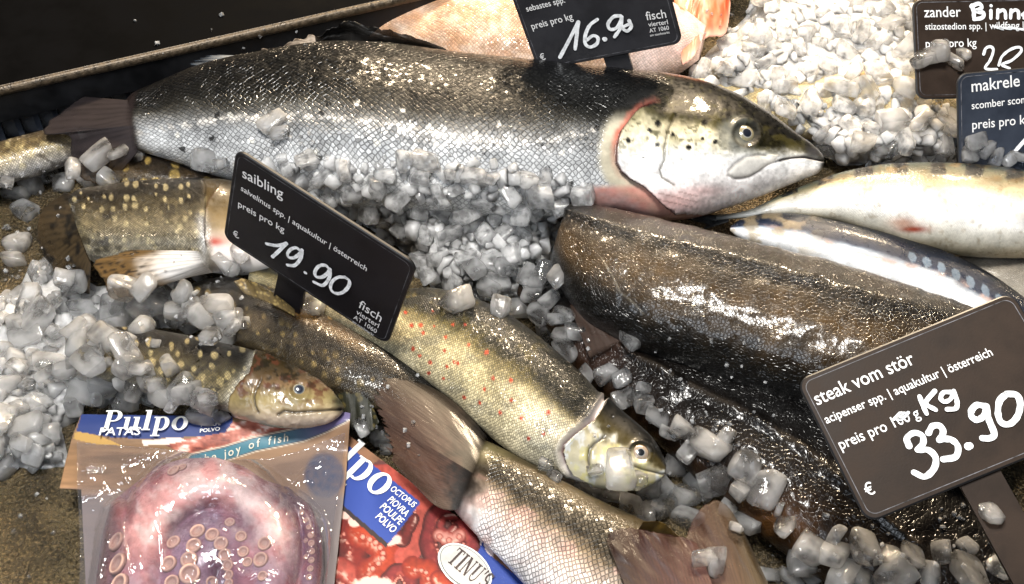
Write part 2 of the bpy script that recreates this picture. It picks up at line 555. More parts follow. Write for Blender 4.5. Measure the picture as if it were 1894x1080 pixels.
# black counter ledge
ZL = 0.072
A = unproj(0, 163, ZL); B = unproj(722, 0, ZL)
ax = (B - A)[:2]; ax /= np.linalg.norm(ax)
nrm = np.array([-ax[1], ax[0]])           # away from the fish
led = thing("counter_ledge", "black polished counter ledge with worn metal edge behind the big salmon's tail", "ledge", (A[0], A[1], 0))


def extr(name, prof, a0, a1, mat, parent, smooth=False):
    """profile of (offset away from edge, z), swept from a0 to a1 metres along the ledge"""
    V = []; n = len(prof)
    for s in (a0, a1):
        for o, z in prof:
            p = A[:2] + ax * s + nrm * o
            V.append((p[0], p[1], z))
    F = [(i, (i + 1) % n, n + (i + 1) % n, n + i) for i in range(n)] + [tuple(range(n))[::-1], tuple(range(n, 2 * n))]
    return mesh_obj(name, V, F, mat, parent, smooth=smooth)


extr("slab", [(0.0035, ZL - 0.001), (0.0035, 0.040), (0.6, 0.040), (0.6, ZL - 0.001)], -0.5, 1.4, M['stone'], led)
pr = [(0.0033, ZL - 0.008)] + [(0.0033 - 0.0042 * math.sin(t), ZL - 0.0045 + 0.0045 * -math.cos(t)) for t in np.linspace(0.6, math.pi - 0.1, 9)] + [(0.0033, ZL + 0.0003)]
extr("edge_strip", pr, -0.5, 1.4, M['brass'], led, smooth=False)
extr("front_board", [(0.001, 0.0385), (0.001, ZL - 0.0085), (0.0034, ZL - 0.0085), (0.0034, 0.0385)], -0.5, 1.4, M['stone_face'], led)
extr("vent_panel", [(0.016, 0.0), (0.016, 0.0395), (0.03, 0.0395), (0.03, 0.0)], -0.5, 1.4, M['vent'], led)
V = []; F = []
for k in range(46):
    s = -0.22 + k * 0.0155
    prof = [(0.0155, 0.002), (0.004, 0.004), (0.0155, 0.0385)]
    base = len(V)
    for ds in (0, 0.0045):
        for o, z in prof:
            p = A[:2] + ax * (s + ds) + nrm * o
            V.append((p[0], p[1], z))
    F += [(base, base + 1, base + 2), (base + 3, base + 5, base + 4), (base, base + 3, base + 4, base + 1), (base + 1, base + 4, base + 5, base + 2)]
mesh_obj("vent_grille", V, F, M['vent'], led, smooth=False)
extr("drip_rail", [(-0.002, 0.0005), (-0.004, 0.006), (0.0, 0.009), (0.012, 0.008), (0.014, 0.0005)], -0.5, 1.4, M['rail'], led)


# ================================================================== FISH
def fish_body(name, pairs, zc, tk, mat, parent, paint, n=260, m=90, disp=None, power=0.92, cap=True, sharp=0):
    """loft from dorsal / ventral outline pairs in photograph pixels; paint(px, py, s, v) -> rgb(a)"""
    P = smooth_line(pairs, n)
    zc = np.full(n, zc) if np.isscalar(zc) else np.interp(np.linspace(0, 1, n), np.linspace(0, 1, len(zc)), zc)
    cpx = (P[:, :2] + P[:, 2:4]) / 2; h = (P[:, :2] - P[:, 2:4]) / 2
    Cw = unproj(cpx[:, 0], cpx[:, 1], zc)
    Wv = unproj(cpx[:, 0] + h[:, 0], cpx[:, 1] + h[:, 1], zc) - Cw
    Wb = Cw - unproj(cpx[:, 0] - h[:, 0], cpx[:, 1] - h[:, 1], zc)
    Wv = (Wv + Wb) / 2
    a = np.linalg.norm(Wv, axis=1)
    tks = np.full(n, tk) if np.isscalar(tk) else np.interp(np.linspace(0, 1, n), np.linspace(0, 1, len(tk)), tk)
    t = tks * a
    pz = (proj(Cw + np.array([0, 0, 1e-3])) - proj(Cw)) / 1e-3
    hl = np.linalg.norm(h, axis=1); hh = h / hl[:, None]
    ext = t * np.abs((pz * hh).sum(1))
    s = np.sqrt(np.clip(1 - (ext / hl) ** 2, 0.35, 1))
    m1 = int(m * 0.72); m2 = m - m1
    th = np.concatenate([np.linspace(0, math.pi, m1, endpoint=False), np.linspace(math.pi, 2 * math.pi, m2, endpoint=False)])
    ct, st = np.cos(th), np.sin(th)
    ct2 = np.sign(ct) * np.abs(ct) ** power; st2 = np.sign(st) * np.abs(st) ** power
    V = Cw[:, None] + (s[:, None] * Wv)[:, None] * ct2[None, :, None]
    V[..., 2] += t[:, None] * st2[None]
    # normals for displacement
    du = np.gradient(V, axis=0); dv = np.roll(V, -1, 1) - np.roll(V, 1, 1)
    nn = np.cross(du, dv); nn /= np.linalg.norm(nn, axis=2, keepdims=True) + 1e-12
    outw = V - Cw[:, None]
    nn *= np.sign((nn * outw).sum(2, keepdims=True) + 1e-12)
    pp = proj(V)
    top = np.broadcast_to(st >= -0.35, V.shape[:2])
    vi = ((pp - cpx[:, None]) * hh[:, None]).sum(2) / hl[:, None]
    vi = np.where(top, np.clip(vi, -1, 1), ct[None, :])
    sl = np.concatenate([[0], np.cumsum(np.linalg.norm(np.diff(Cw, axis=0), axis=1))])
    ss = np.broadcast_to((np.linspace(0, 1, n))[:, None], vi.shape)
    col = paint(pp[..., 0], pp[..., 1], ss, vi)
    if disp is not None:
        V = V + nn * (disp(pp[..., 0], pp[..., 1], ss, vi) * top)[..., None]
    ring = np.concatenate([[0], np.cumsum(np.linalg.norm(np.diff(V[n // 2], axis=0), axis=1))])
    arc = ring / ring[-1]
    # metres round the body, kept even by the widest section so rows run along the fish
    gir = ring[-1] * (0.35 + 0.65 * a / a.max())
    u = np.broadcast_to(sl[:, None], vi.shape); w = (arc[None] - arc[m1 // 2]) * gir[:, None]
    uv = np.stack([u, w], -1).reshape(-1, 2)
    faces = grid_faces(n, m, True)
    Vf = V.reshape(-1, 3); cf = col.reshape(-1, col.shape[-1])
    faces_l = faces
    o = None
    # caps as tiny fans folded into quads
    c0, c1 = V[0].mean(0), V[-1].mean(0)
    Vf = np.vstack([Vf, c0, c1]); cf = np.vstack([cf, cf[m1 // 2], cf[(n - 1) * m + m1 // 2]]); uv = np.vstack([uv, uv[m1 // 2], uv[(n - 1) * m + m1 // 2]])
    i0, i1 = n * m, n * m + 1
    q = []
    for j in range(m):
        j2 = (j + 1) % m
        q.append((i0, j, j2)); q.append((i1, (n - 1) * m + j2, (n - 1) * m + j))
    fl = [tuple(f) for f in faces.tolist()] + q
    o = mesh_obj(name, Vf, fl, mat, parent, col=cf, uv=uv)
    bm = bmesh.new(); bm.from_mesh(o.data); bmesh.ops.recalc_face_normals(bm, faces=bm.faces); bm.to_mesh(o.data); bm.free()
    if sharp:
        o.data.set_sharp_from_angle(angle=math.radians(sharp))
    return o


def fin(name, base, tip, z0, z1, color, parent, mat=None, nu=70, nv=34, wav=0.0012, rag=0.06, thick=0.0007, bulge=0.0, seed=1, dark=0.45, rays=16):
    """a fin: rays run from the base polyline to the tip polyline (pixels); z0 / z1 heights at base / tip"""
    b = smooth_line(base, nu) if len(base) > 2 else np.linspace(base[0], base[1], nu)
    t = smooth_line(tip, nu)
    u = np.linspace(0, 1, nu)[:, None]; v = np.linspace(0, 1, nv)[None, :]
    ragv = 1 - rag * (vnoise(u * rays * 1.7, u * 0, seed) + 0.5 * vnoise(u * rays * 5, u * 0, seed + 3)) * np.ones_like(v)
    vv = v * ragv
    z0a = np.interp(np.linspace(0, 1, nu), np.linspace(0, 1, len(z0)), z0)[:, None] if not np.isscalar(z0) else z0
    z1a = np.interp(np.linspace(0, 1, nu), np.linspace(0, 1, len(z1)), z1)[:, None] if not np.isscalar(z1) else z1
    px = b[:, :1] * (1 - vv) + t[:, :1] * vv
    py = b[:, 1:] * (1 - vv) + t[:, 1:] * vv
    if bulge:
        d = np.array([-(t[-1] - t[0])[1], (t[-1] - t[0])[0]]); d = d / np.linalg.norm(d)
        e = (np.sin(np.pi * vv) * bulge) * (2 * u - 1)
        tv = (t[-1] - t[0]) / np.linalg.norm(t[-1] - t[0])
        px = px + e * tv[0]; py = py + e * tv[1]
    z = z0a * (1 - vv) + z1a * vv + 0.9 * wav * (vnoise(u * 7.0, v * 0.8, seed + 21) - 0.5) * 2 * vv + wav * 2.5 * (fbm(u * 5 + v * 2, v * 1.5, seed) - 0.5) * vv
    Vt = unproj(px, py, z)
    Vb = Vt - np.array([0, 0, thick])
    cc = color(px, py, u + 0 * v, vv) if callable(color) else np.broadcast_to(np.array(color, float), Vt.shape)
    ray = vnoise(u * rays * 2.2 + 0 * v, vv * 3, seed + 7)
    ph = u * rays + 0.35 * (fbm(u * 6 + 0 * v, vv * 2.5, seed + 13) - 0.5) * rays * 0.25
    ray2 = 1 - np.abs(np.sin(np.pi * ph)) ** 0.35
    cc = cc * (1 - dark * (0.5 * ray + 0.9 * ray2)).clip(0.05)[..., None]
    n = nu * nv
    V = np.vstack([Vt.reshape(-1, 3), Vb.reshape(-1, 3)])
    f = grid_faces(nu, nv)
    F = [tuple(q) for q in f.tolist()] + [tuple(q) for q in (f[:, ::-1] + n).tolist()]
    idx = np.arange(n).reshape(nu, nv)
    loop = list(idx[:, 0]) + list(idx[-1, 1:]) + list(idx[::-1, -1][1:]) + list(idx[0, ::-1][1:-1])
    for i in range(len(loop)):
        p, q = int(loop[i]), int(loop[(i + 1) % len(loop)])
        F.append((p, p + n, q + n, q))
    uvt = np.stack([u + 0 * v, v + 0 * u], -1).reshape(-1, 2)
    return mesh_obj(name, V, F, mat or M['fin'], parent, col=np.vstack([cc.reshape(-1, 3)] * 2), uv=np.vstack([uvt] * 2))


DG = None


def hit(px, py):
    global DG
    if DG is None:
        bpy.context.view_layer.update(); DG = bpy.context.evaluated_depsgraph_get()
    d = DIR + (px - W0 / 2) / FPX * RGT - (py - H0 / 2) / FPX * UPV
    d = d / np.linalg.norm(d)
    ok, loc, nor, idx, ob, mx = S.ray_cast(DG, Vector(CAM), Vector(d))
    if not ok: return unproj(px, py, 0.0), Vector((0, 0, 1)), None
    if nor.dot(Vector(d)) > 0: nor = -nor
    return np.array(loc), nor, ob


def refresh():
    global DG
    DG = None


def eye(parent, px, py, rpx, cols, ecc=1.0, pup=0.42):
    """a domed fish eye set into the head; cols = pupil, ring, iris, rim"""
    refresh()
    p, nrm_, ob = hit(px, py)
    r = rpx * pxsize(p)
    nr = Vector(nrm_).lerp(Vector((0, -0.45, 0.89)), 0.35).normalized()
    q = nr.to_track_quat('Z', 'Y').to_matrix()
    V = []; C = []; F = []
    rings, seg = 22, 40
    for i in range(rings + 1):
        f = i / rings
        rr = r * math.sin(f * math.pi * 0.62); zz = r * 0.55 * (math.cos(f * math.pi * 0.62)) - r * 0.12
        for j in range(seg):
            aa = 2 * math.pi * j / seg
            V.append(np.array(p) + np.array(q @ Vector((rr * math.cos(aa), rr * math.sin(aa) * ecc, zz))))
            k = math.sin(min(f, 0.8) * math.pi * 0.62)
            n_ = 0.85 + 0.3 * hash2(np.array([j * 3.0]), np.array([i * 1.0]))[0]
            if k < pup: cc = np.array(cols[0])
            elif k < pup + 0.12: cc = np.array(cols[1]) * n_
            elif k < 0.86: cc = np.array(cols[2]) * n_
            else: cc = np.array(cols[3])
            C.append(cc)
    for i in range(rings):
        for j in range(seg):
            F.append((i * seg + j, (i + 1) * seg + j, (i + 1) * seg + (j + 1) % seg, i * seg + (j + 1) % seg))
    return mesh_obj("eye", V, F, M['eye'], parent, col=np.array(C))


def dots(px, py, pts, r, soft=0.35):
    out = np.zeros(px.shape)
    for q in pts:
        x, y = q[0], q[1]; rr = q[2] if len(q) > 2 else r; e = q[3] if len(q) > 3 else 1.0
        w = np.hypot((px - x), (py - y) * e) + (fbm(px / 4, py / 4, int(x) + 3, 2) - 0.5) * rr * 0.8
        out = np.maximum(out, 1 - sstep(rr * (1 - soft), rr * (1 + soft), w))
    return out


def speck(px, py, cell, size, seed, prob=0.7, el=1.0, rot=0.0):
    """many irregular spots laid over a jittered lattice"""
    c, s_ = math.cos(rot), math.sin(rot)
    x = (px * c + py * s_) / cell; y = (-px * s_ + py * c) / cell * el
    d, i = worley(x, y, seed, 0.75)
    size_i = size * (0.55 + 0.9 * ((i * 7.31) % 1))
    on = (i < prob)
    wob = (fbm(px / cell * 2.2, py / cell * 2.2, seed + 2, 2) - 0.5) * 0.16
    return on * (1 - sstep(size_i * 0.75, size_i * 1.2, d + wob))


# ---------------------------------------------------------------- big salmon
SAL = [(225, 196, 240, 268), (250, 172, 262, 280), (300, 150, 310, 294), (380, 118, 395, 322), (480, 97, 490, 348), (600, 78, 610, 370), (720, 80, 725, 384),
       (850, 97, 850, 392), (980, 110, 975, 394), (1090, 122, 1080, 390), (1160, 128, 1150, 392), (1220, 135, 1225, 402), (1290, 150, 1290, 398),
       (1350, 172, 1345, 383), (1410, 205, 1405, 364), (1460, 240, 1455, 345), (1497, 266, 1494, 329), (1516, 282, 1514, 320), (1524, 293, 1523, 310)]
GILL = [(1213, 187), (1183, 200), (1163, 223), (1147, 245), (1140, 275), (1140, 300), (1149, 317), (1166, 331), (1188, 342), (1205, 356), (1224, 375), (1247, 392)]
PREO = [(1247, 216), (1236, 239), (1229, 270), (1229, 298), (1220, 314), (1224, 328), (1247, 342)]
MOUTH = [(1526, 297), (1510, 294), (1490, 290), (1469, 291), (1449, 295), (1422, 305), (1405, 317), (1388, 327), (1372, 331), (1358, 331), (1347, 324), (1347, 317), (1360, 303), (1380, 289), (1399, 286), (1418, 287)]
HSP = [(1251, 181, 5), (1283, 184, 11, 1.9), (1321, 187, 8, 1.5), (1348, 212, 7), (1303, 227, 6), (1274, 273, 5), (1244, 250, 4), (1216, 268, 5), (1162, 262, 5), (1217, 230, 6),
       (1202, 242, 4), (1228, 203, 4), (1358, 198, 5), (1427, 244, 6), (1450, 244, 5), (1426, 212, 4), (1299, 257, 3), (1323, 263, 4), (1190, 290, 3), (1240, 182, 3), (1395, 230, 4)]


def head_poly():
    g = GILL[:]
    return g + [(1560, 420), (1560, 100), (1213, 100)]


def salmon_paint(px, py, s, v):
    vv = v + (fbm(px / 60, py / 40, 3) - 0.5) * 0.25
    c = ramp(vv, [(-1, (0.80, 0.80, 0.79)), (-0.55, (0.68, 0.69, 0.70)), (-0.2, (0.47, 0.48, 0.49)), (0.06, (0.25, 0.25, 0.245)), (0.25, (0.095, 0.092, 0.082)), (0.45, (0.028, 0.027, 0.023)), (0.75, (0.013, 0.013, 0.012)), (1, (0.012, 0.012, 0.012))])
    # lateral line of pale scales
    d, par, sd = seg_dist(px, py, [(240, 248), (330, 232), (430, 218), (560, 215), (690, 226), (800, 245), (900, 262), (1010, 262), (1100, 240)])
    c = mix(c, (0.85, 0.82, 0.78), np.exp(-(d / 6.0) ** 2) * (fbm(px / 9, py / 9, 6, 2) > 0.47) * 0.75)
    # lost scales, bright and dark
    _, cid = worley(px / 9, py / 9, 4)
    c = mix(c, (0.9, 0.88, 0.82), (cid > 0.985) * (v < 0.35) * 0.8)
    c = mix(c, (0.02, 0.02, 0.02), (cid < 0.012) * (v < 0.6) * 0.8)
    al = (0.75 + 0.25 * sstep(-0.75, 0.0, v)) * (0.55 + 0.6 * fbm(px / 34, py / 24, 71))
    # tail root
    tr = 1 - sstep(236, 246, px + (py - 235) * 0.18 + 5 * (fbm(px / 6, py / 9, 8, 2) - 0.5))
    c = mix(c, (0.045, 0.035, 0.035), tr); al = al * (1 - tr)
    # head
    hd = in_poly(px, py, head_poly()).astype(float)
    hd = hd * np.where(py < 192, sstep(1195, 1250, px + 26 * (fbm(px / 9, py / 9, 51, 2) - 0.5)), 1.0)
    line = [(1100, 150), (1190, 205), (1245, 226), (1300, 226), (1340, 240), (1380, 272), (1420, 278), (1460, 277), (1500, 285), (1540, 292)]
    d, par, sd = seg_dist(px, py, line)
    up = sstep(-14, 10, -sd * d + 18 * (fbm(px / 22, py / 22, 11) - 0.5))
    light = ramp(sstep(180, 380, py + 18 * (fbm(px / 30, py / 30, 4) - 0.5)), [(0, (0.42, 0.38, 0.25)), (0.35, (0.74, 0.70, 0.57)), (0.6, (0.88, 0.88, 0.87)), (1, (0.90, 0.86, 0.85))])
    ol = fbm(px / 26, py / 20, 21)
    light = mix(light, (0.33, 0.31, 0.20), sstep(0.5, 0.68, ol) * sstep(300, 240, py) * 0.8)
    light = mix(light, (0.80, 0.42, 0.38), np.exp(-(((px - 1240) / 70) ** 2 + ((py - 372) / 22) ** 2)) * 0.55)
    light = mix(light, (0.78, 0.52, 0.50), np.exp(-(((px - 1300) / 40) ** 2 + ((py - 352) / 10) ** 2)) * 0.5)
    dk = mix(np.broadcast_to(np.array((0.034, 0.031, 0.014)), light.shape), (0.016, 0.016, 0.013), sstep(0.35, 0.75, v))
    hc = mix(light, dk, up)
    hc = hc * (0.72 + 0.56 * fbm(px / 5, py / 5, 61, 3))[..., None]
    hc = mix(hc, (0.10, 0.095, 0.05), sstep(0.60, 0.72, fbm(px / 9, py / 7, 63)) * sstep(310, 250, py) * 0.7)
    hc = mix(hc, (0.10, 0.09, 0.035), sstep(0.5, 0.62, fbm(px / 20, py / 12, 65)) * up * sstep(0.85, 0.5, v) * 0.8)
    hc = mix(hc, (0.012, 0.012, 0.012), dots(px, py, HSP, 5))
    # grey skin round the eye, dark back of orbit
    de = np.hypot(px - 1378, (py - 250) * 1.1)
    hc = mix(hc, (0.22, 0.23, 0.22), (1 - sstep(26, 48, np.hypot(px - 1362, (py - 248) * 1.2) + 10 * (fbm(px / 8, py / 8, 67) - 0.5))) * 0.7)
    hc = mix(hc, (0.02, 0.02, 0.015), np.exp(-((de - 23) / 5) ** 2) * (0.55 + 0.4 * (px > 1380)) )
    dm, pm, sm = seg_dist(px, py, MOUTH)
    inmax = in_poly(px, py, MOUTH[5:] + [(1440, 287), (1430, 300)])
    hc = mix(hc, (0.70, 0.68, 0.64), inmax * 0.8)
    hc = mix(hc, (0.05, 0.03, 0.03), np.exp(-(dm / 2.2) ** 2) * np.where(pm < 0.3, 1.0, 0.35))
    hc = mix(hc, (0.10, 0.10, 0.11), np.exp(-(((px - 1510) / 22) ** 2 + ((py - 280) / 14) ** 2)) * 0.9)
    hc = mix(hc, (0.02, 0.02, 0.03), np.exp(-(((px - 1525) / 8) ** 2 + ((py - 306) / 12) ** 2)))
    dp, pp_, sp = seg_dist(px, py, PREO)
    hc = mix(hc, (0.10, 0.09, 0.06), np.exp(-(dp / 1.8) ** 2) * 0.8)
    hc = mix(hc, (0.35, 0.2, 0.18), (np.abs(np.sin((py - 355 - (px - 1220) * 0.25) / 3.4)) < 0.3) * (px > 1215) * (px < 1290) * (py > 352) * 0.4)
    c = mix(c, hc, hd); al = al * (1 - hd)
    # shoulder behind the gill and the pink slit
    dg, pg, sg = seg_dist(px, py, GILL)
    left = (1 - hd)
    sh = left * (1 - sstep(22, 42, dg + 8 * (fbm(px / 10, py / 10, 31) - 0.5)))
    c = mix(c, (0.60, 0.56, 0.46), sh * sstep(195, 235, py)); al = al * (1 - sh)
    c = mix(c, (0.66, 0.27, 0.21), left * (1 - sstep(5, 15, dg + 8 * (fbm(px / 8, py / 8, 33) - 0.5))) * (0.15 + 0.75 * np.exp(-((py - 238) / 40) ** 2)) )
    c = mix(c, (0.70, 0.36, 0.31), left * sstep(338, 352, py) * (px > 1075) * (0.45 + 0.5 * fbm(px / 18, py / 10, 35))); al = al * (1 - left * sstep(338, 350, py) * (px > 1075))
    c = mix(c, (0.10, 0.02, 0.015), np.exp(-(dg / 2.6) ** 2) * 0.9)
    # blotched shoulder with black-rimmed scales
    b = sstep(0.5, 0.62, fbm(px / 7, py / 7, 41, 2)) * np.exp(-(((px - 1150) / 90) ** 2 + ((py - 165) / 38) ** 2))
    c = mix(c, (0.012, 0.012, 0.01), b * left * 0.9)
    return np.concatenate([c, al[..., None]], -1)


def salmon_disp(px, py, s, v):
    dg, pg, sg = seg_dist(px, py, GILL)
    hd = in_poly(px, py, head_poly())
    d = np.where(hd, 0.003 * np.exp(-dg / 45), -0.003 * np.exp(-dg / 7)) * sstep(186, 215, py)
    dm, pm, sm = seg_dist(px, py, MOUTH)
    d = d - 0.0022 * np.exp(-(dm / 2.4) ** 2) * np.where(pm < 0.33, 1.0, 0.45)
    inmax = in_poly(px, py, MOUTH[5:] + [(1440, 287), (1430, 300)])
    d = d + 0.0007 * inmax * sstep(0, 10, dm)
    dp, _, sp = seg_dist(px, py, PREO)
    d = d - 0.0010 * np.exp(-(dp / 2.5) ** 2) * hd
    de = np.hypot(px - 1380, py - 248)
    d = d - 0.0025 * np.exp(-(de / 17) ** 2) + 0.0014 * np.exp(-((de - 27) / 6) ** 2)
    d = d + 0.0008 * (fbm(px / 25, py / 25, 77) - 0.5)
    return d


p0 = unproj(800, 300, 0)
sal = thing("salmon", "largest silver salmon, black backed with big scales, lying along the top of the ice", "fish", (p0[0], p0[1], 0))
fish_body("body", SAL, [0.050, 0.060, 0.066, 0.066, 0.066, 0.062, 0.056], [0.42, 0.5, 0.52, 0.52, 0.52, 0.55, 0.6], M['salmon'], sal, salmon_paint, n=620, m=190, disp=salmon_disp)
eye(sal, 1379, 248, 18, [(0.008, 0.01, 0.018), (0.30, 0.30, 0.28), (0.24, 0.21, 0.13), (0.10, 0.09, 0.07)], pup=0.45)
fin("tail_fin", [(246, 186), (254, 230), (258, 276)], [(150, 178), (92, 218), (70, 248), (118, 250), (128, 285), (140, 325), (195, 350)], [0.066, 0.07, 0.062], [0.045, 0.055, 0.03],
    lambda px, py, u, v: mix(np.broadcast_to(np.array((0.055, 0.045, 0.047)), px.shape + (3,)), (0.13, 0.085, 0.04), sstep(0.65, 0.95, u) * sstep(0.2, 0.7, v)), sal, seed=4, rays=14, wav=0.002)
fin("dorsal_fin", [(585, 88), (650, 84), (720, 84), (800, 92), (835, 98)], [(582, 62), (632, 36), (655, 30), (735, 56), (815, 84)], 0.080, [0.10, 0.105, 0.10, 0.088],
    (0.03, 0.028, 0.026), sal, seed=9, rays=10, rag=0.22, wav=0.004)
fin("adipose_fin", [(482, 102), (520, 96), (560, 92), (598, 88)], [(484, 88), (530, 78), (562, 62), (592, 62)], 0.078, 0.088,
    lambda px, py, u, v: mix(np.broadcast_to(np.array((0.62, 0.52, 0.42)), px.shape + (3,)), (0.65, 0.22, 0.14), sstep(0.7, 1, v) * sstep(0.4, 0.8, fbm(px / 12, py / 12, 4))), sal, seed=12, rays=5, rag=0.35)
fin("back_fin", [(482, 104), (470, 106), (455, 110)], [(372, 100), (352, 112), (345, 122)], 0.078, 0.074,
    lambda px, py, u, v: mix(np.broadcast_to(np.array((0.45, 0.46, 0.47)), px.shape + (3,)), (0.10, 0.13, 0.17), sstep(0.4, 1, v)), sal, seed=15, rays=7, rag=0.3, dark=0.8, mat=M['fin_clear'])


# ---------------------------------------------------------------- spotted chars on the left
def char_paint(seed, dorsal=(0.05, 0.038, 0.02), mid=(0.28, 0.24, 0.155), belly=(0.62, 0.57, 0.46), cell=24, spot=0.22, spotc=(0.50, 0.44, 0.27), vbias=0.0, head=None):
    def f(px, py, s, v):
        vv = v + vbias + (fbm(px / 30, py / 22, seed) - 0.5) * 0.5
        c = ramp(vv, [(-1, belly), (-0.55, tuple((np.array(belly) + np.array(mid)) / 2)), (0.0, mid), (0.45, tuple((np.array(dorsal) * 1.2 + np.array(mid)) / 2.2)), (0.8, dorsal), (1, dorsal)])
        c = c * (0.5 + 0.56 * fbm(px / 12, py / 9, seed + 3))[..., None]
        c = mix(c, dorsal, sstep(0.56, 0.66, fbm(px / 26, py / 16, seed + 5)) * 0.6)
        c = mix(c, spotc, speck(px, py, cell, spot, seed + 8, 0.75, 0.8) * sstep(-0.8, -0.4, v) * (0.45 + 0.5 * fbm(px / 40, py / 40, seed + 12)))
        al = np.ones_like(v)
        if head is not None:
            c, al = head(px, py, s, v, c, al)
        return np.concatenate([c, al[..., None]], -1)
    return f


p0 = unproj(40, 290, 0)
f1 = thing("char", "pale speckled char whose back half leaves the photo at the left edge under salmon's tail", "fish", (p0[0], p0[1], 0))
fish_body("body", [(-170, 300, -160, 400), (-60, 283, -60, 372), (0, 265, 0, 342), (60, 249, 55, 325), (110, 238, 105, 308), (145, 240, 140, 292)], 0.03, 0.6, M['char'], f1,
          char_paint(101, (0.07, 0.05, 0.03), (0.50, 0.42, 0.25), (0.82, 0.80, 0.78), 26, 0.25, vbias=-0.25), n=120, m=70)

p0 = unproj(310, 320, 0)
f2 = thing("char", "dark brown spotted char tail tucked below the big salmon's belly", "fish", (p0[0], p0[1], 0))
fish_body("body", [(195, 318, 190, 345), (225, 294, 212, 352), (260, 286, 250, 352), (310, 297, 305, 350), (360, 310, 360, 347), (415, 324, 415, 342), (450, 331, 450, 340)], 0.035, 0.5, M['char'], f2,
          char_paint(131, (0.05, 0.035, 0.02), (0.14, 0.10, 0.05), (0.22, 0.17, 0.09), 28, 0.27, (0.52, 0.40, 0.16)), n=130, m=60)


def charA_head(px, py, s, v, c, al):
    g = sstep(372, 392, px - (py - 400) * 0.12 + 6 * (fbm(px / 8, py / 8, 6) - 0.5))
    hc = ramp(sstep(350, 500, py), [(0, (0.12, 0.09, 0.045)), (0.45, (0.32, 0.255, 0.16)), (0.7, (0.58, 0.48, 0.42)), (1, (0.78, 0.76, 0.75))])
    hc = mix(hc, (0.55, 0.10, 0.06), np.exp(-(((px - 395) / 18) ** 2 + ((py - 447) / 7) ** 2)) * 0.9)
    c = mix(c, hc, g)
    c = mix(c, (0.62, 0.62, 0.62), np.exp(-((px - 372 - (py - 400) * 0.1) / 10) ** 2) * sstep(385, 410, py) * 0.7)
    d, _, _ = seg_dist(px, py, [(408, 350), (388, 372), (378, 400), (376, 430), (384, 455)])
    c = mix(c, (0.10, 0.06, 0.03), np.exp(-(d / 2.5) ** 2) * 0.7)
    return c, al * (1 - g)


def charA_disp(px, py, s, v):
    d, _, sd = seg_dist(px, py, [(408, 345), (388, 372), (378, 400), (376, 430), (384, 458), (400, 480)])
    return np.where(px > 380, 0.002, -0.0015) * np.exp(-d / 9)


p0 = unproj(300, 420, 0)
f3 = thing("char", "spotted olive char with brown pectoral fin, its head behind the saibling price sign", "fish", (p0[0], p0[1], 0))
fish_body("body", [(128, 366, 165, 480), (150, 350, 178, 487), (190, 343, 215, 490), (250, 335, 275, 492), (320, 330, 335, 496), (380, 330, 392, 502), (430, 334, 440, 506), (480, 345, 490, 500), (530, 365, 538, 482), (570, 390, 572, 455), (590, 412, 590, 436)], 0.042, 0.5, M['char'], f3,
          char_paint(151, (0.03, 0.023, 0.012), (0.31, 0.265, 0.17), (0.50, 0.47, 0.39), 20, 0.2, (0.52, 0.46, 0.30), head=charA_head), n=300, m=100, disp=charA_disp)
BR = (0.12, 0.085, 0.045)
fin("tail_fin", [(140, 360), (152, 415), (168, 482)], [(118, 356), (72, 392), (66, 440), (88, 490), (125, 530), (165, 548)], [0.045, 0.05, 0.035], 0.016,
    lambda px, py, u, v: mix(np.broadcast_to(np.array((0.11, 0.08, 0.045)), px.shape + (3,)), (0.03, 0.025, 0.02), sstep(0.5, 0.75, fbm(px / 16, py / 16, 6))), f3, seed=22, rays=18, dark=0.6)
fin("pectoral_fin", [(372, 464), (386, 482), (398, 502)], [(240, 462), (178, 478), (168, 490), (180, 522), (205, 548), (250, 545), (300, 520)], [0.07, 0.066, 0.05], 0.05,
    lambda px, py, u, v: mix(mix(np.broadcast_to(np.array((0.70, 0.68, 0.66)), px.shape + (3,)), (0.19, 0.125, 0.055), sstep(0.35, 0.75, v + 0.25 * (fbm(px / 20, py / 20, 3) - 0.5))), (0.04, 0.03, 0.02), speck(px, py, 7, 0.3, 5, 0.6) * sstep(0.4, 0.7, v)), f3, seed=25, rays=13, wav=0.0016)


# ---------------------------------------------------------------- dark char in the middle
def charC_head(px, py, s, v, c, al):
    d, _, _ = seg_dist(px, py, [(425, 532), (470, 556), (530, 585), (600, 625), (680, 672), (790, 730)])
    c = mix(c, (0.016, 0.012, 0.008), 0.9 * np.exp(-(d / 20) ** 2))
    d2, _, _ = seg_dist(px, py, [(520, 560), (600, 600), (700, 655), (790, 705)])
    c = mix(c, (0.20, 0.12, 0.035), 0.7 * np.exp(-(d2 / 14) ** 2))  # golden highlight stripe painted along the flank
    d3, _, _ = seg_dist(px, py, [(690, 640), (780, 700), (880, 790)])
    c = mix(c, (0.012, 0.011, 0.01), np.exp(-(d3 / 24) ** 2) * sstep(0, 0.1, s))
    return c, al


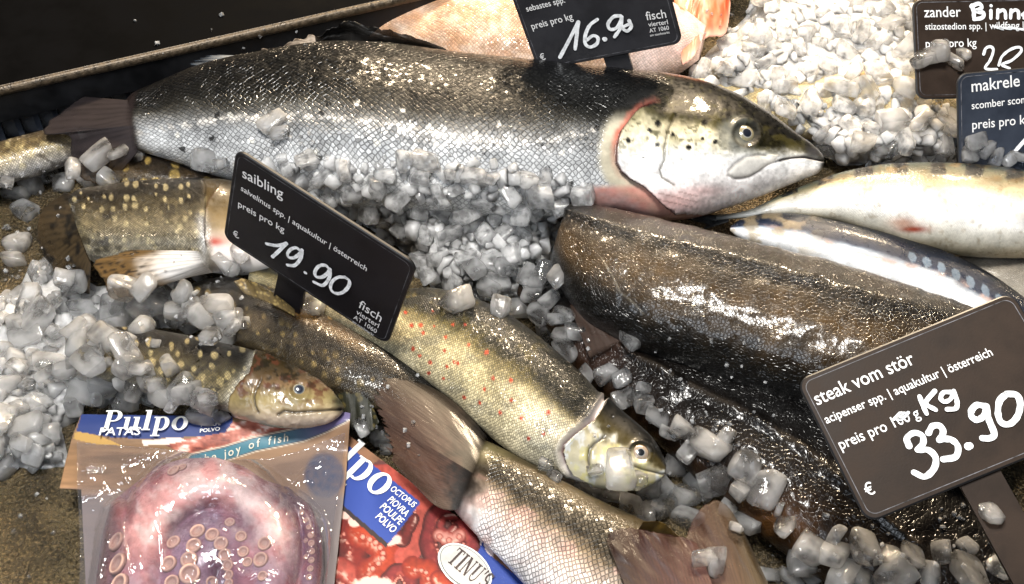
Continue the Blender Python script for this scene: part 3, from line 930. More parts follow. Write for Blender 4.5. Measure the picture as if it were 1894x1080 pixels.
p0 = unproj(600, 640, 0)
f4 = thing("char", "dark bronze char running diagonally below the saibling price sign", "fish", (p0[0], p0[1], 0))
fish_body("body", [(325, 545, 318, 575), (370, 522, 350, 600), (440, 514, 415, 628), (520, 538, 490, 660), (600, 580, 560, 700), (680, 622, 630, 738), (760, 670, 705, 760), (830, 732, 790, 790), (880, 785, 850, 812), (905, 815, 890, 822)], [0.026, 0.034, 0.036, 0.034, 0.026], 0.5, M['char'], f4,
          char_paint(171, (0.018, 0.014, 0.008), (0.11, 0.082, 0.042), (0.18, 0.145, 0.09), 22, 0.22, (0.36, 0.28, 0.13), head=charC_head), n=260, m=80)
fin("dorsal_fin", [(545, 585), (500, 562), (455, 545)], [(545, 572), (505, 540), (455, 515), (430, 518)], 0.052, 0.058,
    lambda px, py, u, v: mix(np.broadcast_to(np.array((0.20, 0.15, 0.07)), px.shape + (3,)), (0.40, 0.31, 0.14), speck(px, py, 8, 0.3, 7)), f4, seed=31, rays=8)
fin("pelvic_fin", [(610, 690), (640, 700), (672, 712)], [(625, 760), (648, 795), (690, 800), (704, 785)], 0.046, 0.030,
    lambda px, py, u, v: mix(np.broadcast_to(np.array((0.055, 0.055, 0.035)), px.shape + (3,)), (0.17, 0.14, 0.06), speck(px, py, 16, 0.3, 9)), f4, seed=33, rays=8, dark=0.5)


# ---------------------------------------------------------------- char with its head over the package
def charB_head(px, py, s, v, c, al):
    G = [(470, 660), (462, 690), (442, 710), (426, 735), (424, 755), (440, 775)]
    poly = G + [(700, 820), (700, 600), (480, 600)]
    hd = in_poly(px, py, poly).astype(float)
    n1 = fbm(px / 16, py / 14, 91)
    hc = ramp(sstep(665, 790, py), [(0, (0.10, 0.075, 0.035)), (0.3, (0.36, 0.25, 0.15)), (0.6, (0.46, 0.38, 0.20)), (0.8, (0.55, 0.46, 0.30)), (1, (0.62, 0.53, 0.45))])
    hc = mix(hc, (0.22, 0.10, 0.06), sstep(0.52, 0.64, n1) * sstep(770, 715, py) * 0.85)
    hc = mix(hc, (0.05, 0.04, 0.02), sstep(0.58, 0.66, fbm(px / 11, py / 9, 96)) * sstep(740, 690, py) * 0.8)
    hc = mix(hc, (0.05, 0.07, 0.05), np.exp(-(((px - 628) / 14) ** 2 + ((py - 742) / 12) ** 2)) * 0.85)
    d, _, _ = seg_dist(px, py, [(484, 702), (474, 720), (470, 735), (472, 750), (478, 763)])
    hc = mix(hc, (0.07, 0.05, 0.03), np.exp(-(d / 2) ** 2) * 0.8)
    d, _, _ = seg_dist(px, py, [(636, 757), (615, 757), (580, 760), (545, 763), (525, 760), (514, 768)])
    hc = mix(hc, (0.05, 0.035, 0.02), np.exp(-(d / 2.2) ** 2) * 0.9)
    hc = mix(hc, (0.03, 0.03, 0.035), np.exp(-(((px - 632) / 9) ** 2 + ((py - 757) / 8) ** 2)) * 0.9)
    hc = hc * 0.78
    dg, _, _ = seg_dist(px, py, G)
    c = mix(c, (0.52, 0.50, 0.44), (1 - hd) * np.exp(-(dg / 12) ** 2) * 0.8)
    c = mix(c, hc, hd)
    c = mix(c, (0.10, 0.07, 0.04), np.exp(-(dg / 2.2) ** 2) * 0.7)
    return c, al * (1 - hd)


def charB_disp(px, py, s, v):
    G = [(470, 660), (462, 690), (442, 710), (426, 735), (424, 755), (440, 775)]
    dg, _, _ = seg_dist(px, py, G)
    hd = in_poly(px, py, G + [(700, 820), (700, 600), (480, 600)])
    d = np.where(hd, 0.0018 * np.exp(-dg / 25), -0.0012 * np.exp(-dg / 6))
    dm, _, _ = seg_dist(px, py, [(640, 757), (615, 757), (580, 760), (545, 763), (525, 760), (514, 768)])
    d = d - 0.0018 * np.exp(-(dm / 2.8) ** 2)
    dp, _, _ = seg_dist(px, py, [(484, 702), (474, 720), (470, 735), (472, 750), (478, 763)])
    d = d - 0.0009 * np.exp(-(dp / 2.6) ** 2)
    de = np.hypot(px - 553, py - 721)
    return d - 0.0015 * np.exp(-(de / 11) ** 2) + 0.0010 * np.exp(-((de - 18) / 5) ** 2) + 0.0012 * (fbm(px / 9, py / 9, 55) - 0.5) * hd


p0 = unproj(430, 700, 0)
f5 = thing("char", "yellow spotted char with dark back, its snout resting over the octopus package card", "fish", (p0[0], p0[1], 0))
fish_body("body", [(120, 615, 140, 680), (180, 606, 198, 705), (250, 605, 262, 722), (330, 616, 335, 745), (410, 633, 405, 756), (470, 647, 455, 774), (512, 661, 498, 787), (553, 680, 548, 791), (590, 701, 585, 787), (615, 722, 608, 781), (630, 740, 624, 772), (637, 752, 634, 763)], [0.036, 0.046, 0.05, 0.05], 0.55, M['char'], f5,
          char_paint(191, (0.012, 0.009, 0.006), (0.27, 0.225, 0.125), (0.50, 0.46, 0.36), 19, 0.28, (0.54, 0.46, 0.27), vbias=0.10, head=charB_head), n=330, m=110, disp=charB_disp)
eye(f5, 553, 721, 13, [(0.02, 0.025, 0.04), (0.10, 0.11, 0.12), (0.34, 0.30, 0.22), (0.20, 0.16, 0.1)], pup=0.55)


# ---------------------------------------------------------------- red-spotted trout
DSP = [(778, 601, 5), (803, 603, 3.5), (776, 658, 4), (827, 678, 4), (761, 602, 5), (783, 616, 4), (840, 669, 3.5), (867, 638, 4), (900, 652, 5), (824, 623, 4), (837, 600, 3.5), (860, 600, 3.5), (750, 578, 4), (795, 670, 5), (847, 672, 4), (822, 649, 3.5), (912, 700, 4), (764, 645, 5), (793, 690, 4), (925, 763, 4.5), (965, 774, 4.5), (945, 703, 5), (896, 720, 4), (1014, 762, 5), (978, 811, 4), (1005, 803, 4), (887, 745, 4), (730, 572, 4), (945, 740, 4), (800, 575, 3), (858, 735, 4), (820, 700, 3)]
GD = [(1120, 742), (1097, 780), (1080, 793), (1062, 806), (1046, 822), (1042, 836), (1048, 856), (1062, 876), (1086, 888)]


def trout_paint(px, py, s, v):
    vv = v + (fbm(px / 26, py / 20, 303) - 0.5) * 0.35
    c = ramp(vv, [(-1, (0.70, 0.63, 0.46)), (-0.6, (0.64, 0.57, 0.39)), (-0.1, (0.56, 0.50, 0.33)), (0.18, (0.27, 0.23, 0.125)), (0.42, (0.085, 0.075, 0.036)), (1, (0.022, 0.023, 0.015))])
    c = mix(c, (0.75, 0.72, 0.62), sstep(900, 1040, px) * sstep(0.35, -0.2, v) * 0.6)
    c = mix(c, (0.36, 0.29, 0.10), sstep(0.54, 0.64, fbm(px / 13, py / 10, 307)) * sstep(0.1, 0.5, v) * 0.35)
    c = mix(c, (0.012, 0.015, 0.013), sstep(0.42, 0.56, fbm(px / 20, py / 14, 311)) * sstep(0.2, 0.5, v) * 0.85)
    c = mix(c, (0.014, 0.019, 0.018), sstep(940, 1040, px) * sstep(0.05, 0.4, v) * 0.9 * (0.7 + 0.5 * fbm(px / 9, py / 7, 312)))
    c = mix(c, (0.35, 0.33, 0.26), sstep(0.56, 0.68, fbm(px / 40, py / 30, 317)) * (v < 0) * 0.5)
    c = mix(c, (0.62, 0.12, 0.06), dots(px, py, [(a, b, c_ * 0.8) for a, b, c_ in DSP], 4) * 0.95)
    al = np.ones_like(v)
    hd = in_poly(px, py, GD + [(1200, 960), (1300, 900), (1260, 760), (1140, 720)]).astype(float)
    lw = sstep(-0.1, 0.45, v + (fbm(px / 16, py / 16, 321) - 0.5) * 0.7)
    hc = mix(np.broadcast_to(np.array((0.50, 0.47, 0.36)), c.shape), (0.09, 0.075, 0.035), lw)
    hc = mix(hc, (0.62, 0.64, 0.66), sstep(0.5, 0.62, fbm(px / 14, py / 18, 327)) * (1 - lw) * 0.8)
    hc = mix(hc, (0.55, 0.52, 0.25), sstep(0.56, 0.68, fbm(px / 13, py / 16, 331)) * (1 - lw) * 0.6)
    hc = mix(hc, (0.015, 0.016, 0.016), sstep(0.45, 0.8, v))
    d, _, _ = seg_dist(px, py, [(1117, 809), (1100, 820), (1090, 832), (1088, 852), (1092, 870)])
    hc = mix(hc, (0.05, 0.04, 0.03), np.exp(-(d / 2.4) ** 2) * 0.85)
    d, _, _ = seg_dist(px, py, [(1228, 878), (1210, 872), (1192, 868), (1175, 862)])
    hc = mix(hc, (0.04, 0.03, 0.02), np.exp(-(d / 2.0) ** 2) * 0.8)
    de = np.hypot(px - 1184, py - 838)
    hc = mix(hc, (0.02, 0.02, 0.02), np.exp(-((de - 21) / 4) ** 2) * (py < 838) * 0.9)
    dg, pg, sg = seg_dist(px, py, GD)
    rim = (1 - hd) * np.exp(-(dg / 12) ** 2)
    c = mix(c, (0.70, 0.66, 0.66), rim * 0.9); al = al * (1 - np.clip(rim * 1.5, 0, 1))
    c = mix(c, hc, hd); al = al * (1 - hd)
    c = mix(c, (0.10, 0.025, 0.012), np.exp(-(dg / 4.5) ** 2) * (1 - hd) * sstep(0.1, 0.25, pg) * sstep(0.95, 0.8, pg) )
    return np.concatenate([c, al[..., None]], -1)


def trout_disp(px, py, s, v):
    hd = in_poly(px, py, GD + [(1200, 960), (1300, 900), (1260, 760), (1140, 720)])
    dg, _, _ = seg_dist(px, py, GD)
    d = np.where(hd, 0.0025 * np.exp(-dg / 25), -0.003 * np.exp(-(dg / 7) ** 2) + 0.0018 * np.exp(-((dg - 13) / 6) ** 2))
    dp, _, _ = seg_dist(px, py, [(1117, 809), (1100, 820), (1090, 832), (1088, 852), (1092, 870)])
    d = d - 0.0012 * np.exp(-(dp / 3) ** 2)
    dm, _, _ = seg_dist(px, py, [(1228, 878), (1210, 872), (1192, 868), (1175, 862)])
    d = d - 0.0015 * np.exp(-(dm / 3) ** 2)
    de = np.hypot(px - 1184, py - 838)
    d = d - 0.0015 * np.exp(-(de / 13) ** 2) + 0.001 * np.exp(-((de - 21) / 5) ** 2)
    return d


p0 = unproj(960, 700, 0)
f6 = thing("trout", "golden trout with red spots and open gill, beside the saibling price sign", "fish", (p0[0], p0[1], 0))
fish_body("body", [(470, 480, 460, 535), (540, 492, 525, 560), (620, 512, 585, 590), (690, 530, 640, 625), (750, 536, 690, 645), (805, 535, 735, 668), (860, 546, 785, 700), (920, 568, 838, 742), (975, 602, 890, 790), (1030, 647, 945, 833), (1080, 692, 998, 862), (1115, 731, 1040, 874), (1148, 758, 1080, 890), (1180, 783, 1128, 902), (1208, 810, 1172, 905), (1225, 838, 1205, 896), (1233, 860, 1227, 882)], [0.03, 0.035, 0.042, 0.046, 0.046, 0.044], 0.5, M['trout'], f6, trout_paint, n=430, m=130, disp=trout_disp)
eye(f6, 1184, 838, 17, [(0.008, 0.010, 0.014), (0.26, 0.26, 0.26), (0.28, 0.22, 0.17), (0.14, 0.08, 0.03)], pup=0.36)
fin("pectoral_fin", [(1040, 872), (1020, 862), (1005, 852)], [(1018, 868), (975, 840), (952, 824)], 0.032, 0.03, (0.55, 0.53, 0.50), f6, seed=41, rays=6, nu=40, nv=20)


# ---------------------------------------------------------------- silver tail at the bottom
def silver_paint(px, py, s, v):
    vv = v + (fbm(px / 40, py / 26, 403) - 0.5) * 0.25
    c = ramp(vv, [(-1, (0.86, 0.86, 0.88)), (-0.5, (0.80, 0.74, 0.72)), (-0.1, (0.62, 0.53, 0.47)), (0.15, (0.27, 0.22, 0.16)), (0.35, (0.055, 0.045, 0.03)), (0.6, (0.05, 0.04, 0.024)), (0.8, (0.13, 0.10, 0.055)), (1, (0.10, 0.08, 0.045))])
    c = mix(c, (0.70, 0.50, 0.46), sstep(0.5, 0.65, fbm(px / 50, py / 30, 407)) * (v < 0.2) * 0.5)
    t = sstep(925, 872, px + (py - 870) * 0.25 + 40 * (fbm(px / 14, py / 14, 409) - 0.5))
    c = mix(c, (0.028, 0.021, 0.016), t * (0.6 + 0.35 * sstep(-0.8, -0.2, v)))
    c = mix(c, (0.34, 0.30, 0.17), np.exp(-(((px - 905) / 40) ** 2 + ((py - 835) / 20) ** 2)) * 0.7)
    al = (1 - sstep(0.0, 0.6, t)) * sstep(0.95, 0.7, v)
    return np.concatenate([c, al[..., None]], -1)


p0 = unproj(1000, 980, 0)
f7 = thing("trout", "silver pink fish lying tail first, fanned tail over the octopus card, cut by bottom edge", "fish", (p0[0], p0[1], 0))
fish_body("body", [(775, 772, 758, 812), (820, 786, 790, 868), (862, 800, 822, 918), (905, 816, 850, 954), (950, 838, 884, 990), (1020, 875, 940, 1046), (1100, 918, 1000, 1110), (1190, 960, 1070, 1180), (1290, 1010, 1150, 1250), (1400, 1085, 1240, 1320)], [0.036, 0.036, 0.038, 0.041, 0.043, 0.044, 0.045, 0.045], [0.15, 0.28, 0.46, 0.5, 0.5, 0.5, 0.5, 0.5], M['troutE'], f7, silver_paint, n=300, m=110)
fin("tail_fin", [(905, 812), (884, 866), (850, 942)], [(772, 704), (700, 690), (684, 735), (704, 790), (712, 830), (728, 860), (770, 900)], [0.047, 0.0565, 0.047], [0.043, 0.046, 0.045, 0.041],
    lambda px, py, u, v: mix(ramp(u + 0.25 * (fbm(px / 30, py / 30, 8) - 0.5), [(0, (0.085, 0.066, 0.045)), (0.35, (0.115, 0.075, 0.06)), (0.7, (0.125, 0.066, 0.045)), (1, (0.20, 0.145, 0.11))]), (0.02, 0.015, 0.012), sstep(0.42, 0.05, v + 0.35 * (fbm(px / 12, py / 12, 3) - 0.5)) * 0.95), f7, seed=51, bulge=16, rag=0.10, nu=260, nv=60, rays=40, dark=0.36, mat=M['fin_clear'])
fin("anal_fin", [(1165, 1105), (1200, 1115), (1240, 1120), (1290, 1120), (1330, 1115)], [(1121, 1000), (1130, 982), (1165, 975), (1215, 983), (1262, 992), (1290, 1005)], 0.075, 0.07,
    lambda px, py, u, v: ramp(u, [(0, (0.05, 0.025, 0.02)), (0.5, (0.10, 0.045, 0.04)), (1, (0.14, 0.065, 0.055))]), f7, seed=53, rag=0.015, rays=26, dark=0.42, nu=160, nv=50, wav=0.002, mat=M['fin_clear'])
fin("pelvic_fin", [(1300, 1125), (1340, 1125), (1380, 1120), (1440, 1120)], [(1262, 1010), (1288, 948), (1318, 925), (1345, 934), (1372, 975)], 0.07, 0.062,
    lambda px, py, u, v: ramp(u, [(0, (0.10, 0.045, 0.04)), (0.45, (0.12, 0.065, 0.045)), (0.85, (0.10, 0.07, 0.035)), (1, (0.05, 0.04, 0.03))]), f7, seed=55, rag=0.015, rays=26, dark=0.4, nu=160, nv=50, wav=0.002, mat=M['fin_clear'])
fin("adipose_fin", [(1180, 980), (1205, 985), (1235, 992)], [(1190, 964), (1225, 966), (1256, 992)], 0.06, 0.075, (0.22, 0.14, 0.03), f7, seed=57, rays=3, nu=30, nv=14, rag=0.02)


# ---------------------------------------------------------------- mackerels
def mack_paint(seed, bars=True):
    def f(px, py, s, v):
        vv = v + (fbm(px / 50, py / 20, seed) - 0.5) * 0.2
        c = ramp(vv, [(-1, (0.55, 0.46, 0.30)), (-0.75, (0.72, 0.69, 0.60)), (-0.2, (0.76, 0.75, 0.73)), (0.3, (0.74, 0.71, 0.63)), (0.55, (0.52, 0.46, 0.33)), (0.72, (0.26, 0.24, 0.16)), (1, (0.09, 0.11, 0.10))])
        wv = np.sin(px / 11.0 + 2.0 * fbm(px / 30, py / 30, seed + 2))
        c = mix(c, (0.015, 0.02, 0.025), sstep(0.0, 0.4, wv) * sstep(0.66, 0.80, v))
        c = mix(c, (0.28, 0.20, 0.10), sstep(0.55, 0.7, fbm(px / 30, py / 9, seed + 4)) * sstep(0.5, 0.75, v) * 0.6)
        c = mix(c, (0.30, 0.22, 0.12), sstep(0.66, 0.72, fbm(px / 10, py / 10, seed + 6)) * 0.35)
        c = mix(c, (0.34, 0.05, 0.02), np.exp(-(((px - 1690) / 26) ** 2 + ((py - 424) / 6) ** 2)))
        c = mix(c, (0.5, 0.2, 0.1), np.exp(-(((px - 1672) / 26) ** 2 + ((py - 412) / 10) ** 2)) * 0.6)
        c = mix(c, (0.22, 0.24, 0.25), sstep(1450, 1390, px) * 0.75)
        return np.concatenate([c, np.ones_like(v)[..., None] * 0.6], -1)
    return f


def mack2_paint(px, py, s, v):
    vv = v + (fbm(px / 40, py / 14, 523) - 0.5) * 0.22
    c = ramp(vv, [(-1, (0.70, 0.72, 0.74)), (-0.3, (0.82, 0.82, 0.82)), (0.0, (0.74, 0.76, 0.79)), (0.14, (0.42, 0.47, 0.54)), (0.28, (0.025, 0.045, 0.09)), (1, (0.008, 0.014, 0.028))])
    c = mix(c, (0.46, 0.36, 0.34), np.exp(-((v - 0.12 + 0.12 * np.sin(px / 60)) / 0.10) ** 2) * sstep(0.42, 0.6, fbm(px / 26, py / 12, 527)) * 0.8)
    c = mix(c, (0.42, 0.34, 0.22), sstep(1560, 1430, px) * sstep(0.4, 0.6, fbm(px / 24, py / 16, 529)) * 0.7)
    t = np.floor(px / 27.0)
    cx = (t + 0.5) * 27
    ring = np.abs(np.hypot((px - cx), (v - 0.62) * 40) - 8.5)
    c = mix(c, (0.20, 0.26, 0.33), (np.hypot((px - cx), (v - 0.42) * 46) < 8) * (px > 1680) * 0.8)
    return np.concatenate([c, np.ones_like(v)[..., None] * 0.5], -1)


p0 = unproj(1700, 390, 0)
f8 = thing("mackerel", "cream bellied mackerel touching the salmon's jaw, topmost of the mackerels", "fish", (p0[0], p0[1], 0))
fish_body("body", [(1325, 399, 1325, 407), (1385, 388, 1388, 402), (1440, 362, 1442, 398), (1500, 337, 1500, 402), (1560, 317, 1555, 411), (1630, 304, 1625, 431), (1710, 301, 1705, 456), (1800, 305, 1800, 471), (1894, 318, 1894, 475), (1990, 338, 1990, 472), (2060, 360, 2060, 450)], [0.03, 0.04, 0.048, 0.05, 0.05], 0.55, M['mackerel'], f8, mack_paint(511), n=260, m=90)
fin("tail_fin", [(1345, 396), (1350, 402), (1352, 408)], [(1268, 398), (1240, 402), (1300, 412), (1300, 424)], 0.03, 0.024, (0.05, 0.055, 0.06), f8, seed=61, rays=8, nu=40, nv=24)
p0 = unproj(1620, 470, 0)
f9 = thing("mackerel", "white sided mackerel with dark barred back wedged beside the brown sturgeon loin", "fish", (p0[0], p0[1], 0))
fish_body("body", [(1352, 418, 1350, 426), (1375, 404, 1368, 440), (1420, 394, 1408, 456), (1480, 396, 1462, 474), (1560, 411, 1535, 500), (1650, 434, 1620, 530), (1740, 462, 1708, 562), (1820, 500, 1785, 605), (1890, 548, 1850, 655), (1960, 605, 1920, 710)], 0.034, 0.5, M['mackerel'], f9, mack2_paint, n=240, m=90)
p0 = unproj(1900, 520, 0)
f10 = thing("mackerel", "grey mackerel mostly hidden under the cream bellied one at the right edge", "fish", (p0[0], p0[1], 0))
fish_body("body", [(1770, 470, 1780, 500), (1830, 462, 1840, 535), (1900, 465, 1905, 590), (1980, 480, 1980, 650), (2060, 500, 2050, 690)], 0.018, 0.5, M['mackerel'], f10,
          lambda px, py, s, v: np.concatenate([ramp(v + 0.2 * (fbm(px / 30, py / 30, 5) - 0.5), [(-1, (0.5, 0.46, 0.4)), (0.2, (0.42, 0.38, 0.32)), (0.7, (0.18, 0.17, 0.15)), (1, (0.05, 0.05, 0.05))]), np.ones_like(v)[..., None]], -1), n=80, m=60)


# ---------------------------------------------------------------- sturgeon
def loin_paint(px, py, s, v):
    n1 = fbm(px / 34, py / 30, 603); n2 = fbm(px / 9, py / 9, 607)
    c = ramp(v + 0.35 * (n1 - 0.5), [(-1, (0.006, 0.005, 0.0045)), (-0.6, (0.012, 0.0095, 0.006)), (-0.2, (0.085, 0.056, 0.024)), (0.2, (0.10, 0.066, 0.028)), (0.45, (0.055, 0.038, 0.019)), (0.66, (0.010, 0.008, 0.007)), (0.80, (0.055, 0.045, 0.034)), (1, (0.065, 0.052, 0.042))])  # shade of the near lower side painted into the dark end
    c = c * (0.85 + 0.3 * n2)[..., None]
    c = c * (0.75 + 0.5 * vnoise((px + py * 0.35) / 15, py / 90, 611))[..., None]
    d, _, _ = seg_dist(px, py, [(1113, 477), (1130, 505), (1147, 540), (1172, 560), (1190, 580)])
    c = mix(c, (0.30, 0.28, 0.24), np.exp(-(d / 1.5) ** 2) * 0.7)
    return np.concatenate([c, np.ones_like(v)[..., None] * 0.7], -1)


def loin_disp(px, py, s, v):
    r = np.exp(-((v - 0.72) / 0.10) ** 2)
    return 0.0020 * r * (0.5 + vnoise(px / 22, py / 40, 619)) + 0.0025 * (fbm(px / 40, py / 30, 617) - 0.5) + 0.0007 * (fbm(px / 7, py / 7, 613) - 0.5) * np.exp(-((v - 0.45) / 0.3) ** 2)


p0 = unproj(1400, 560, 0)
f11 = thing("sturgeon_loin", "thick dark brown sturgeon loin with cut end, glistening ridge, behind the sturgeon price sign", "fish piece", (p0[0], p0[1], 0))
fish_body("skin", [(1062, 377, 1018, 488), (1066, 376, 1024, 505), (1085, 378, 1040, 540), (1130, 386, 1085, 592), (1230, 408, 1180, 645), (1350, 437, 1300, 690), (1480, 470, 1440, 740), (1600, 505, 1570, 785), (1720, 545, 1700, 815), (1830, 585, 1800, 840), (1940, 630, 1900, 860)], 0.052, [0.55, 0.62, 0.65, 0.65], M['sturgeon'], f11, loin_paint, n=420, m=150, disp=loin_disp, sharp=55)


def stur_paint(px, py, s, v):
    n1 = fbm(px / 40, py / 34, 703)
    c = ramp(v + 0.3 * (n1 - 0.5), [(-1, (0.05, 0.028, 0.013)), (-0.4, (0.028, 0.017, 0.010)), (0.1, (0.016, 0.011, 0.008)), (0.6, (0.012, 0.010, 0.009)), (1, (0.010, 0.010, 0.011))])
    d, _, _ = seg_dist(px, py, [(1140, 640), (1260, 705), (1380, 765), (1490, 830), (1600, 930), (1700, 1010)])
    c = mix(c, (0.12, 0.10, 0.08), np.exp(-(d / 5) ** 2) * 0.5 * (vnoise(px / 30, py / 30, 5) > 0.4))
    c = mix(c, (0.16, 0.085, 0.03), np.exp(-(((px - 1440) / 70) ** 2 + ((py - 960) / 50) ** 2)) * 0.7)
    c = mix(c, (0.09, 0.05, 0.035), np.exp(-(((px - 1110) / 50) ** 2 + ((py - 640) / 50) ** 2)) * 0.8)
    return np.concatenate([c, np.ones_like(v)[..., None] * 0.5], -1)


def stur_disp(px, py, s, v):
    d, _, _ = seg_dist(px, py, [(1140, 640), (1260, 705), (1380, 765), (1490, 830), (1600, 930), (1700, 1010)])
    return 0.003 * np.exp(-(d / 9) ** 2) * (0.4 + vnoise(px / 26, py / 26, 719)) + 0.003 * (fbm(px / 34, py / 30, 717) - 0.5) + 0.0010 * (fbm(px / 10, py / 9, 721, 2) - 0.5)


p0 = unproj(1450, 850, 0)
f12 = thing("sturgeon", "glossy black brown whole sturgeon below the loin, running under the sturgeon price sign", "fish", (p0[0], p0[1], 0))
fish_body("body", [(985, 485, 955, 545), (1040, 520, 1010, 605), (1100, 552, 1062, 680), (1180, 600, 1130, 740), (1290, 640, 1215, 815), (1420, 690, 1340, 925), (1560, 760, 1470, 1030), (1700, 840, 1610, 1120), (1850, 925, 1770, 1190), (1980, 1000, 1910, 1240)], 0.022, 0.5, M['sturgeon_dark'], f12, stur_paint, n=320, m=110, disp=stur_disp)
fin("pectoral_fin", [(1092, 665), (1120, 652), (1150, 632)], [(1052, 560), (1066, 540), (1095, 562), (1122, 606)], 0.043, 0.045, (0.075, 0.048, 0.036), f12, seed=71, rays=8, nu=50, nv=30, dark=0.3, mat=M['fin_clear'])


# ---------------------------------------------------------------- redfish and pale fish at the top
def red_paint(px, py, s, v):
    n1 = fbm(px / 24, py / 16, 803)
    c = ramp(n1, [(0.25, (0.55, 0.32, 0.19)), (0.5, (0.60, 0.40, 0.28)), (0.75, (0.68, 0.54, 0.44))])
    c = mix(c, (0.52, 0.36, 0.22), sstep(0.5, 0.62, fbm(px / 7, py / 5, 807)) * 0.35)
    c = mix(c, (0.82, 0.68, 0.66), sstep(1120, 1200, px) * 0.8)
    c = mix(c, (0.75, 0.20, 0.10), sstep(0.86, 0.98, v) * sstep(0.45, 0.6, fbm(px / 15, py / 8, 811)))
    return np.concatenate([c, np.ones_like(v)[..., None] * 0.8], -1)


p0 = unproj(980, 70, 0)
f13 = thing("redfish", "pink orange redfish lying behind the salmon's back, under the sebastes price sign", "fish", (p0[0], p0[1], 0))
fish_body("body", [(600, 45, 640, 90), (660, 26, 690, 105), (720, 8, 740, 130), (800, -16, 810, 150), (900, -36, 900, 175), (1010, -44, 1010, 185), (1120, -34, 1115, 176), (1210, -10, 1200, 160), (1270, 20, 1250, 138), (1310, 45, 1290, 110)], 0.026, 0.5, M['redfish'], f13, red_paint, n=260, m=80)
fin("pectoral_fin", [(1242, -30), (1265, -45), (1300, -55), (1340, -60)], [(1256, 60), (1263, 128), (1284, 112), (1304, 78), (1342, 66), (1352, 10)], 0.05, 0.036,
    lambda px, py, u, v: mix(ramp(fbm(px / 14, py / 40, 7), [(0.3, (0.62, 0.13, 0.05)), (0.55, (0.66, 0.27, 0.14)), (0.75, (0.68, 0.52, 0.42))]), (0.83, 0.70, 0.66), sstep(0.75, 1, v) * 0.6), f13, seed=81, rays=9, nu=80, nv=40, wav=0.003, dark=0.3)
p0 = unproj(1600, 190, 0)
f14 = thing("zander", "pale yellow zander almost buried by the ice heap above the mackerel", "fish", (p0[0], p0[1], 0))
fish_body("body", [(1235, 148, 1245, 180), (1290, 146, 1295, 205), (1360, 148, 1360, 225), (1450, 150, 1445, 250), (1600, 130, 1590, 260), (1740, 135, 1735, 245), (1850, 145, 1850, 230), (1950, 165, 1950, 215)], 0.022, 0.5, M['redfish'], f14,
          lambda px, py, s, v: np.concatenate([ramp(fbm(px / 30, py / 14, 903), [(0.3, (0.46, 0.36, 0.18)), (0.6, (0.62, 0.53, 0.34)), (0.8, (0.70, 0.64, 0.50))]), np.ones_like(v)[..., None]], -1), n=140, m=60)


# ================================================================== PRICE SIGNS
def glyph_mesh(text, bold=0.0):
    cu = bpy.data.curves.new("lettering", 'FONT')
    cu.body = text
    cu.size = 1.0
    cu.offset = bold
    cu.resolution_u = 3
    ob = bpy.data.objects.new("lettering", cu)
    COL.objects.link(ob)
    bpy.context.view_layer.update()
    dg = bpy.context.evaluated_depsgraph_get()
    me = bpy.data.meshes.new_from_object(ob.evaluated_get(dg))
    v = np.zeros(len(me.vertices) * 3); me.vertices.foreach_get("co", v)
    f = [tuple(p.vertices) for p in me.polygons]
    bpy.data.objects.remove(ob); bpy.data.curves.remove(cu); bpy.data.meshes.remove(me)
    return v.reshape(-1, 3)[:, :2], f


class Plane:
    """a flat face in the scene: origin, x axis, y axis; pixels are carried onto it along the line of sight"""
    def __init__(self, T, X, Y):
        self.T = np.array(T); self.X = np.array(X); self.X = self.X / np.linalg.norm(self.X)
        Y = np.array(Y); Y = Y - (Y @ self.X) * self.X; self.Y = Y / np.linalg.norm(Y)
        self.N = np.cross(self.X, self.Y)

    def loc(self, px, py):
        px = np.asarray(px, float); py = np.asarray(py, float)
        d = DIR + ((px - W0 / 2) / FPX)[..., None] * RGT - ((py - H0 / 2) / FPX)[..., None] * UPV
        t = ((self.T - CAM) @ self.N) / (d @ self.N)
        q = CAM + d * t[..., None] - self.T
        return np.stack([q @ self.X, q @ self.Y], -1)

    def w(self, xy, h=0.0):
        xy = np.asarray(xy, float)
        return self.T + xy[..., :1] * self.X + xy[..., 1:2] * self.Y + h * self.N


def text_on(pl, items, name, mat, parent, h=0.0004, bold=0.0, tall=1.0, kind=None):
    """items: (text, start px, end px[, tall]) - baseline start and end in photograph pixels"""
    V = []; F = []
    for it in items:
        t, a, b = it[:3]; tl = it[3] if len(it) > 3 else tall
        g, f = glyph_mesh(t, bold)
        la = pl.loc(*a); lb = pl.loc(*b)
        x0, x1 = g[:, 0].min(), g[:, 0].max()
        d = lb - la; L = np.linalg.norm(d); d /= L; e = np.array([-d[1], d[0]])
        k = L / (x1 - x0)
        q = la + ((g[:, :1] - x0) * k) * d + (g[:, 1:2] * k * tl) * e
        base = len(V); V += list(pl.w(q, h)); F += [tuple(i + base for i in ff) for ff in f]
    return mesh_obj(name, np.array(V), F, mat, parent, smooth=False)


